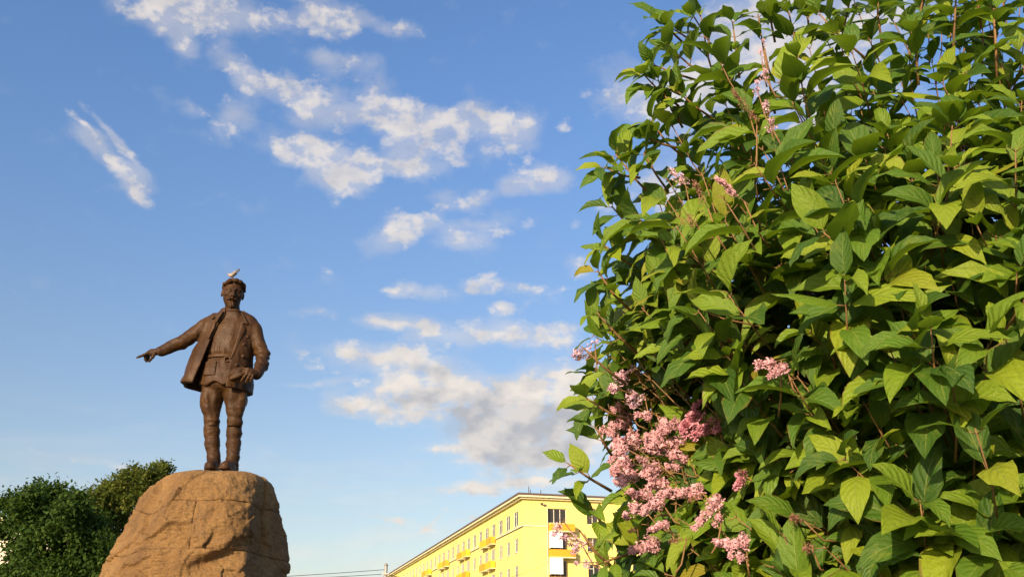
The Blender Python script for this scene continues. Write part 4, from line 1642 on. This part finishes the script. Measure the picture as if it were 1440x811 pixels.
def bush_surface(nrm_dir, k=1.0):
    e = 2.3
    q = np.abs(nrm_dir / BR)
    s = (q ** e).sum() ** (-1 / e)
    return BC + nrm_dir * s * k * bush_r(nrm_dir)


cam_dir = unit(CAM - BC)
FLOW = []      # filled below, used to keep leaves out of the line of sight of the panicles


def on_bush(px, py, k=1.0):
    """where the view ray meets the bush skin"""
    d = unit(ray(px, py))
    best = None
    for t_ in np.linspace(1.0, 4.5, 500):
        q = CAM + d * t_
        r = q - BC
        rl = np.linalg.norm(r)
        u = r / rl
        if rl <= np.linalg.norm(bush_surface(u, k) - BC):
            return q
        m_ = rl - np.linalg.norm(bush_surface(u, k) - BC)
        if best is None or m_ < best[0]:
            best = (m_, q)
    return best[1]


count = 0
# outer shoots
for i in range(5200):
    u = rng.normal(size=3)
    u /= np.linalg.norm(u)
    face = float(np.dot(u, cam_dir))
    if face < -0.15 and rng.random() > 0.30:
        continue
    if u[2] < -0.80:
        continue
    clump = math.sin(5.2 * u[0] + 3.1 * u[2] + 0.6) * math.sin(6.3 * u[2] - 2.2 * u[1]) + 0.6 * math.sin(11 * u[0] - 7 * u[2] + 1.2)
    layer = rng.choice([1.0, 0.93, 0.83, 0.70, 0.55], p=[0.27, 0.20, 0.19, 0.19, 0.15])
    tip = bush_surface(u, layer * rng.uniform(0.95, 1.04))
    if layer > 0.9 and clump < -0.05 and rng.random() < 0.62:
        continue
    outw = unit(u / BR)
    v = unit(outw + UPV * rng.uniform(0.15, 0.75) + rng.normal(size=3) * 0.22)
    ln = rng.uniform(0.16, 0.30)
    shoot(tip - v * ln, tip, int(rng.integers(2, 5)), rng.uniform(0.105, 0.180), petiole=layer > 0.8 and face > 0)

# longer shoots that break the outline (start pixel, tip pixel, depth, node count, leaf length)
for (a, b_, Y, nn, L_) in [((1015, 95), (976, 24), 2.55, 3, .12), ((1000, 112), (940, 66), 2.5, 3, .13), ((1010, 130), (985, 20), 2.6, 3, .11), ((1010, 172), (952, 128), 2.5, 3, .13),
                           ((925, 285), (866, 217), 2.45, 3, .125), ((940, 270), (905, 215), 2.45, 2, .12), ((860, 690), (800, 652), 2.3, 3, .085), ((865, 800), (815, 745), 2.3, 3, .11),
                           ((1090, 160), (1066, 20), 2.5, 3, .12), ((1220, 85), (1152, 20), 2.4, 4, .13), ((1292, 120), (1279, 30), 2.25, 4, .12), ((1402, 110), (1397, 12), 2.1, 4, .12),
                           ((1120, 90), (1105, 0), 2.5, 4, .12), ((1180, 70), (1200, -20), 2.5, 4, .12), ((900, 380), (850, 345), 2.5, 3, .11), ((890, 440), (840, 380), 2.5, 3, .11), ((900, 500), (840, 440), 2.5, 4, .11),
                           ((880, 540), (822, 490), 2.45, 4, .10), ((880, 590), (825, 560), 2.4, 4, .11), ((960, 220), (915, 170), 2.5, 3, .13), ((960, 180), (925, 112), 2.5, 3, .13), ((1040, 110), (1030, 30), 2.5, 3, .12),
                           ((900, 330), (860, 290), 2.5, 3, .12), ((1340, 80), (1345, -10), 2.2, 4, .12), ((1240, 60), (1235, -20), 2.4, 4, .12), ((860, 640), (838, 600), 2.4, 3, .10), ((880, 780), (850, 790), 2.3, 3, .11), ((850, 740), (835, 715), 2.35, 3, .10), ((985, 115), (920, 92), 2.5, 3, .13), ((960, 60), (925, 25), 2.55, 2, .12), ((985, 70), (945, 40), 2.55, 3, .13), ((955, 150), (905, 105), 2.5, 3, .13), ((900, 250), (850, 235), 2.45, 3, .12), ((960, 210), (900, 190), 2.48, 3, .13), ((1140, 60), (1130, -20), 2.5, 4, .13), ((1090, 60), (1075, -10), 2.5, 4, .13), ((1290, 40), (1300, -30), 2.3, 4, .13), ((1380, 40), (1370, -30), 2.2, 4, .13)]:
    shoot(P(*a, Y + 0.06), P(*b_, Y), nn, L_, 0.0042)

# flower panicles: pixel, length and radius in pixels, tone (0 open pink, 1 bud rose, 2 spent brown, 3 pale lilac)
FL = [(881, 529, 24, 17, 3), (885, 552, 30, 19, 3), (907, 582, 15, 10, 0), (864, 598, 22, 16, 0), (881, 622, 30, 22, 0), (928, 608, 26, 20, 0), (934, 630, 28, 20, 0), (955, 642, 16, 11, 0),
      (975, 592, 30, 17, 1), (990, 604, 18, 12, 1), (874, 655, 22, 17, 0), (888, 672, 24, 17, 0), (903, 646, 10, 8, 0), (915, 661, 20, 16, 0), (930, 680, 22, 17, 0), (958, 690, 26, 16, 0), (977, 699, 12, 9, 2),
      (900, 695, 24, 15, 0), (916, 714, 18, 14, 0), (888, 718, 14, 11, 0), (926, 739, 22, 12, 0), (995, 716, 22, 14, 0), (1009, 731, 10, 8, 0), (985, 736, 16, 8, 0), (903, 767, 20, 14, 0), (952, 760, 14, 9, 2),
      (1020, 762, 18, 13, 0), (1034, 764, 16, 14, 0), (1036, 782, 12, 9, 0), (889, 744, 12, 7, 2), (1040, 678, 14, 10, 1), (785, 742, 18, 11, 3), (798, 756, 22, 13, 3), (814, 770, 16, 12, 3), (822, 790, 14, 10, 3),
      (1080, 510, 20, 13, 0), (1092, 522, 14, 10, 0), (1120, 730, 20, 15, 2), (1135, 770, 14, 12, 2), (1078, 150, 11, 9, 3), (1066, 124, 12, 8, 3), (1077, 102, 11, 8, 3), (1070, 76, 12, 5, 3), (1060, 165, 11, 9, 2), (1086, 172, 12, 9, 3), (1074, 60, 8, 4, 3), (1042, 143, 22, 10, 2), (950, 246, 20, 10, 3), (967, 302, 18, 10, 2), (985, 272, 22, 12, 2), (1025, 266, 24, 10, 0),
      (818, 492, 22, 10, 3), (822, 500, 16, 10, 2), (862, 612, 12, 10, 0), (895, 566, 14, 10, 3), (945, 600, 14, 12, 0), (870, 575, 12, 9, 0), (868, 640, 16, 12, 0), (946, 655, 12, 9, 0)]
m_fl = []
for nm, c1, c2 in (('panicle_pink', (0.48, 0.225, 0.245), (0.73, 0.43, 0.45)), ('panicle_rose', (0.52, 0.19, 0.25), (0.74, 0.36, 0.42)), ('panicle_brown', (0.20, 0.085, 0.05), (0.34, 0.16, 0.10)), ('panicle_lilac', (0.52, 0.29, 0.36), (0.74, 0.48, 0.54))):
    m, g, b = material(nm)
    at = g.n.new('ShaderNodeAttribute')
    at.attribute_name = 'rnd'
    g.l.new(g.mix(at.outputs['Fac'], c1, c2), b.inputs['Base Color'])
    b.inputs['Roughness'].default_value = 0.7
    b.inputs['Subsurface Weight'].default_value = 0.0
    m_fl.append(m)


def panicle_mesh(tone, seed, sparse):
    """unit panicle along +Z: a stalk with many four-petalled florets on short tubes"""
    r = np.random.default_rng(seed)
    V, F_, A_ = [], [], []

    def quad(p, q, s_, t_, a):
        b0 = len(V)
        V.extend([p, q, s_, t_])
        F_.append((b0, b0 + 1, b0 + 2, b0 + 3))
        A_.append(a)
    nfl = 130 if sparse else 520
    lobes = [(np.array([r.normal() * .20, r.normal() * .20, r.uniform(.10, .92)]), r.uniform(.38, .60)) for _ in range(7)]
    for i in range(nfl):
        c0, lr = lobes[int(r.integers(7))]
        taper = 1.15 - 0.75 * c0[2]
        d = unit(r.normal(size=3))
        if d[1] > 0.6:
            d[1] *= -1
        p = np.array([c0[0] * taper, c0[1] * taper, c0[2]]) + d * lr * taper * np.array([1, 1, 0.36]) * r.uniform(.75, 1.05)
        n = unit(d + r.normal(size=3) * 0.25)
        x = unit(np.cross(n, r.normal(size=3)))
        y = np.cross(n, x)
        sz = r.uniform(.10, .15) * (0.8 if tone == 2 else 1)
        a = np.clip(r.uniform(0.0, 1.0), 0, 1)
        if tone == 1 or r.random() < 0.12:      # closed bud on its tube
            e = p + n * sz * 1.5 * np.array([1, 1, .5])
            for s_ in (x, y):
                quad(p - s_ * sz * .16, p + s_ * sz * .16, e + s_ * sz * .34, e - s_ * sz * .34, a * .8)
        else:
            for k in range(4):
                t_ = k * math.pi / 2
                u = math.cos(t_) * x + math.sin(t_) * y
                w = -math.sin(t_) * x + math.cos(t_) * y
                sc = np.array([1, 1, .42])
                quad(p, p + (u * .5 + w * .32 + n * .12) * sz * sc, p + (u + n * .05) * sz * sc, p + (u * .5 - w * .32 + n * .12) * sz * sc, a)
    b = MB()
    b.tube([(0, 0, -.15), (0, 0, .9)], [.05, .02], 5)
    for c0, lr in lobes:
        b.tube([(0, 0, max(0, c0[2] - .25)), tuple(c0 * np.array([1.0, 1.0, 1]))], [.025, .012], 4)
    b0 = len(V)
    V.extend(b.v)
    F_.extend([tuple(i + b0 for i in f) for f in b.f])
    A_.extend([0.3] * len(b.f))
    me = mesh_from('flower_panicle', V, F_, m_fl[tone])
    me.materials.append(m_twig)
    mi = np.zeros(len(F_), np.int32)
    mi[len(F_) - len(b.f):] = 1
    me.polygons.foreach_set('material_index', mi)
    set_attr(me, 'rnd', A_)
    return me


PM = {(t_, k): panicle_mesh(t_, 50 + t_ * 10 + k, t_ in (2, 3)) for t_ in range(4) for k in range(3)}
flow_pts = []
for i, (px, py, hl, hr, tone) in enumerate(FL):
    q = on_bush(px, py, 0.98)
    dist = np.linalg.norm(q - CAM)
    q = q + unit(CAM - q) * 0.05
    m_per = dist / FPX * (1 / math.cos(0.2))
    o = link('flower_panicle', PM[(tone, i % 3)], bush)
    L_, R_ = hl * 2.1 * m_per, hr * 1.2 * m_per
    # droop outwards to the lower left of the bush, upright near its top
    ax = unit(np.array([-0.75, -0.35, -0.25 if py > 480 else 0.9]) + rng.normal(size=3) * 0.22)
    if tone == 3 and py < 200:
        ax = unit(np.array([-0.05, -0.05, 1.0]))
    Mx = Vector(ax).to_track_quat('Z', 'Y').to_matrix()
    base = q - ax * L_ * 0.5
    M4 = Matrix.Translation(Vector(base - BASE)) @ Mx.to_4x4() @ Matrix.Rotation(rng.uniform(0, 6.28), 4, 'Z') @ Matrix.Diagonal((R_, R_, L_, 1))
    o.matrix_basis = M4
    inner = BC + (q - BC) * rng.uniform(0.92, 0.955) + rng.normal(size=3) * 0.03 + np.array([0, 0, -0.05])
    twigs.tube([inner, (inner + base) / 2 + np.array([0, 0, -.02]), base], [.0026, .0023, .0018], 5)
    flow_pts.append((q, max(L_ * .5, R_)))

# keep leaves off the line of sight to the panicles in the flowering corner
keep = []
fp = np.array([p for p, _ in flow_pts])
fr = np.array([r for _, r in flow_pts])
fd = fp - CAM
fl_ = np.linalg.norm(fd, axis=1)
fu = fd / fl_[:, None]
for M3, pos, k in leaves:
    c0 = pos + M3[:, 1] * 0.5
    w = c0 - CAM
    along = fu @ w
    perp = np.linalg.norm(w[None] - along[:, None] * fu, axis=1)
    Lf = np.linalg.norm(M3[:, 1])
    bad = (along < fl_ + 0.02) & (along > 0.3) & (perp < fr * 0.85 + Lf * 0.30)
    if bad.any() or np.linalg.norm(c0 - CAM) < 1.15:
        continue
    keep.append((M3, pos, k))
leaves = keep

# rank the leaves by how much of each shows, the largest become separate parts
NV = len(LSH[0][0])
LFA = np.array(LF)
allV = np.concatenate([LSH[k][0] @ M3.T + pos for M3, pos, k in leaves])
allF = np.concatenate([LFA + i * NV for i in range(len(leaves))])
PR, PC = (0, 2, 4, 6, 7), (0, 2, 4)
pid = [r_ * (NC + 1) + c_ for r_ in PR for c_ in PC]
PFA = np.array([(i * 3 + j, i * 3 + j + 1, (i + 1) * 3 + j + 1, (i + 1) * 3 + j) for i in range(4) for j in range(2)])
proxy = allV.reshape(-1, NV, 3)[:, pid].reshape(-1, 3)
pfaces = (PFA[None] + (np.arange(len(leaves)) * 15)[:, None, None]).reshape(-1, 4)
bvh = BVHTree.FromPolygons(proxy.tolist(), pfaces.tolist())
score = np.zeros(len(leaves))
camv = Vector(CAM)
smp = [2 * 5 + 2, 4 * 5 + 2, 6 * 5 + 2, 3 * 5 + 1, 3 * 5 + 3]
for i in range(len(leaves)):
    vv = allV[i * NV:(i + 1) * NV]
    px, py, _ = project(vv[17])
    if px < 700 or px > 1500 or py < -40 or py > 860:
        continue
    hit = 0
    for s in smp:
        d = Vector(vv[s]) - camv
        r_ = bvh.ray_cast(camv, d.normalized(), d.length + 0.02)
        if r_[2] is not None and r_[2] // 8 == i:
            hit += 1
    X_, Y_, _ = project(vv)
    e1 = np.stack([X_, Y_], -1).reshape(NA + 1, NC + 1, 2)
    a_, b_ = e1[1:, 1:] - e1[:-1, :-1], e1[1:, :-1] - e1[:-1, 1:]
    area = np.abs(a_[..., 0] * b_[..., 1] - a_[..., 1] * b_[..., 0]).sum() / 2
    score[i] = hit / len(smp) * area
order = np.argsort(-score)
big = set(int(i) for i in order[:300])
LM = [leaf_mesh(k) for k in range(NVAR)]
for i in order[:300]:
    M3, pos, k = leaves[i]
    o = link('leaf', LM[k], bush)
    M4 = Matrix([list(M3[r_]) + [float((pos - BASE)[r_])] for r_ in range(3)] + [[0, 0, 0, 1]])
    o.matrix_basis = M4
rest = [i for i in range(len(leaves)) if i not in big]
rv = np.concatenate([allV[i * NV:(i + 1) * NV] for i in rest]) - BASE
rf = np.concatenate([LFA + j * NV for j in range(len(rest))])
me = bpy.data.meshes.new('foliage')
me.vertices.add(len(rv))
me.vertices.foreach_set('co', rv.reshape(-1).astype(np.float32))
me.loops.add(rf.size)
me.loops.foreach_set('vertex_index', rf.reshape(-1).astype(np.int32))
me.polygons.add(len(rf))
me.polygons.foreach_set('loop_start', np.arange(0, rf.size, 4, dtype=np.int32))
me.update(calc_edges=True)
me.polygons.foreach_set('use_smooth', [True] * len(rf))
me.materials.append(m_leaf)
uvs = np.concatenate([LSH[leaves[i][2]][1] for i in rest])
uv = me.uv_layers.new(name='UVMap')
uv.data.foreach_set('uv', uvs[rf.reshape(-1)].reshape(-1).astype(np.float32))
set_attr(me, 'rnd', np.repeat(rng.random(len(rest)), len(LF)))
link('foliage', me, bush, kind='stuff')
twigs.v = np.asarray(twigs.v) - BASE
link('twigs', twigs.mesh('twigs', m_twig, True), bush, kind='stuff')
for i in range(16):
    a = i / 16 * 2 * math.pi + rng.uniform(-.2, .2)
    rr = rng.uniform(0.25, 0.8)
    top = np.array([math.cos(a) * BR[0] * rr, math.sin(a) * BR[1] * rr, rng.uniform(1.9, 2.9)])
    b0 = np.array([math.cos(a) * .18, math.sin(a) * .18, -0.1])
    mb = MB()
    pts = [b0 + (top - b0) * t_ + np.array([rng.normal() * .03, rng.normal() * .03, 0]) - np.array([math.cos(a), math.sin(a), 0]) * 0.25 * math.sin(t_ * math.pi) * rr for t_ in np.linspace(0, 1, 8)]
    mb.tube(pts, list(np.linspace(0.024, 0.006, 8)), 7)
    link('branch', mb.mesh('branch', m_stem, True), bush)
    for k in range(4):      # side branches
        p0 = pts[2 + k]
        d = unit(np.array([math.cos(a + rng.uniform(-1, 1)), math.sin(a + rng.uniform(-1, 1)), rng.uniform(.1, .8)]))
        mb = MB()
        e = p0 + d * rng.uniform(.25, .5)
        mb.tube([p0, (p0 + e) / 2 + np.array([0, 0, -.03]), e], [.011, .008, .004], 6)
        link('branch', mb.mesh('branch', m_stem, True), bush)
print('script seconds', round(time.time() - _T0, 1), 'leaves', len(leaves))
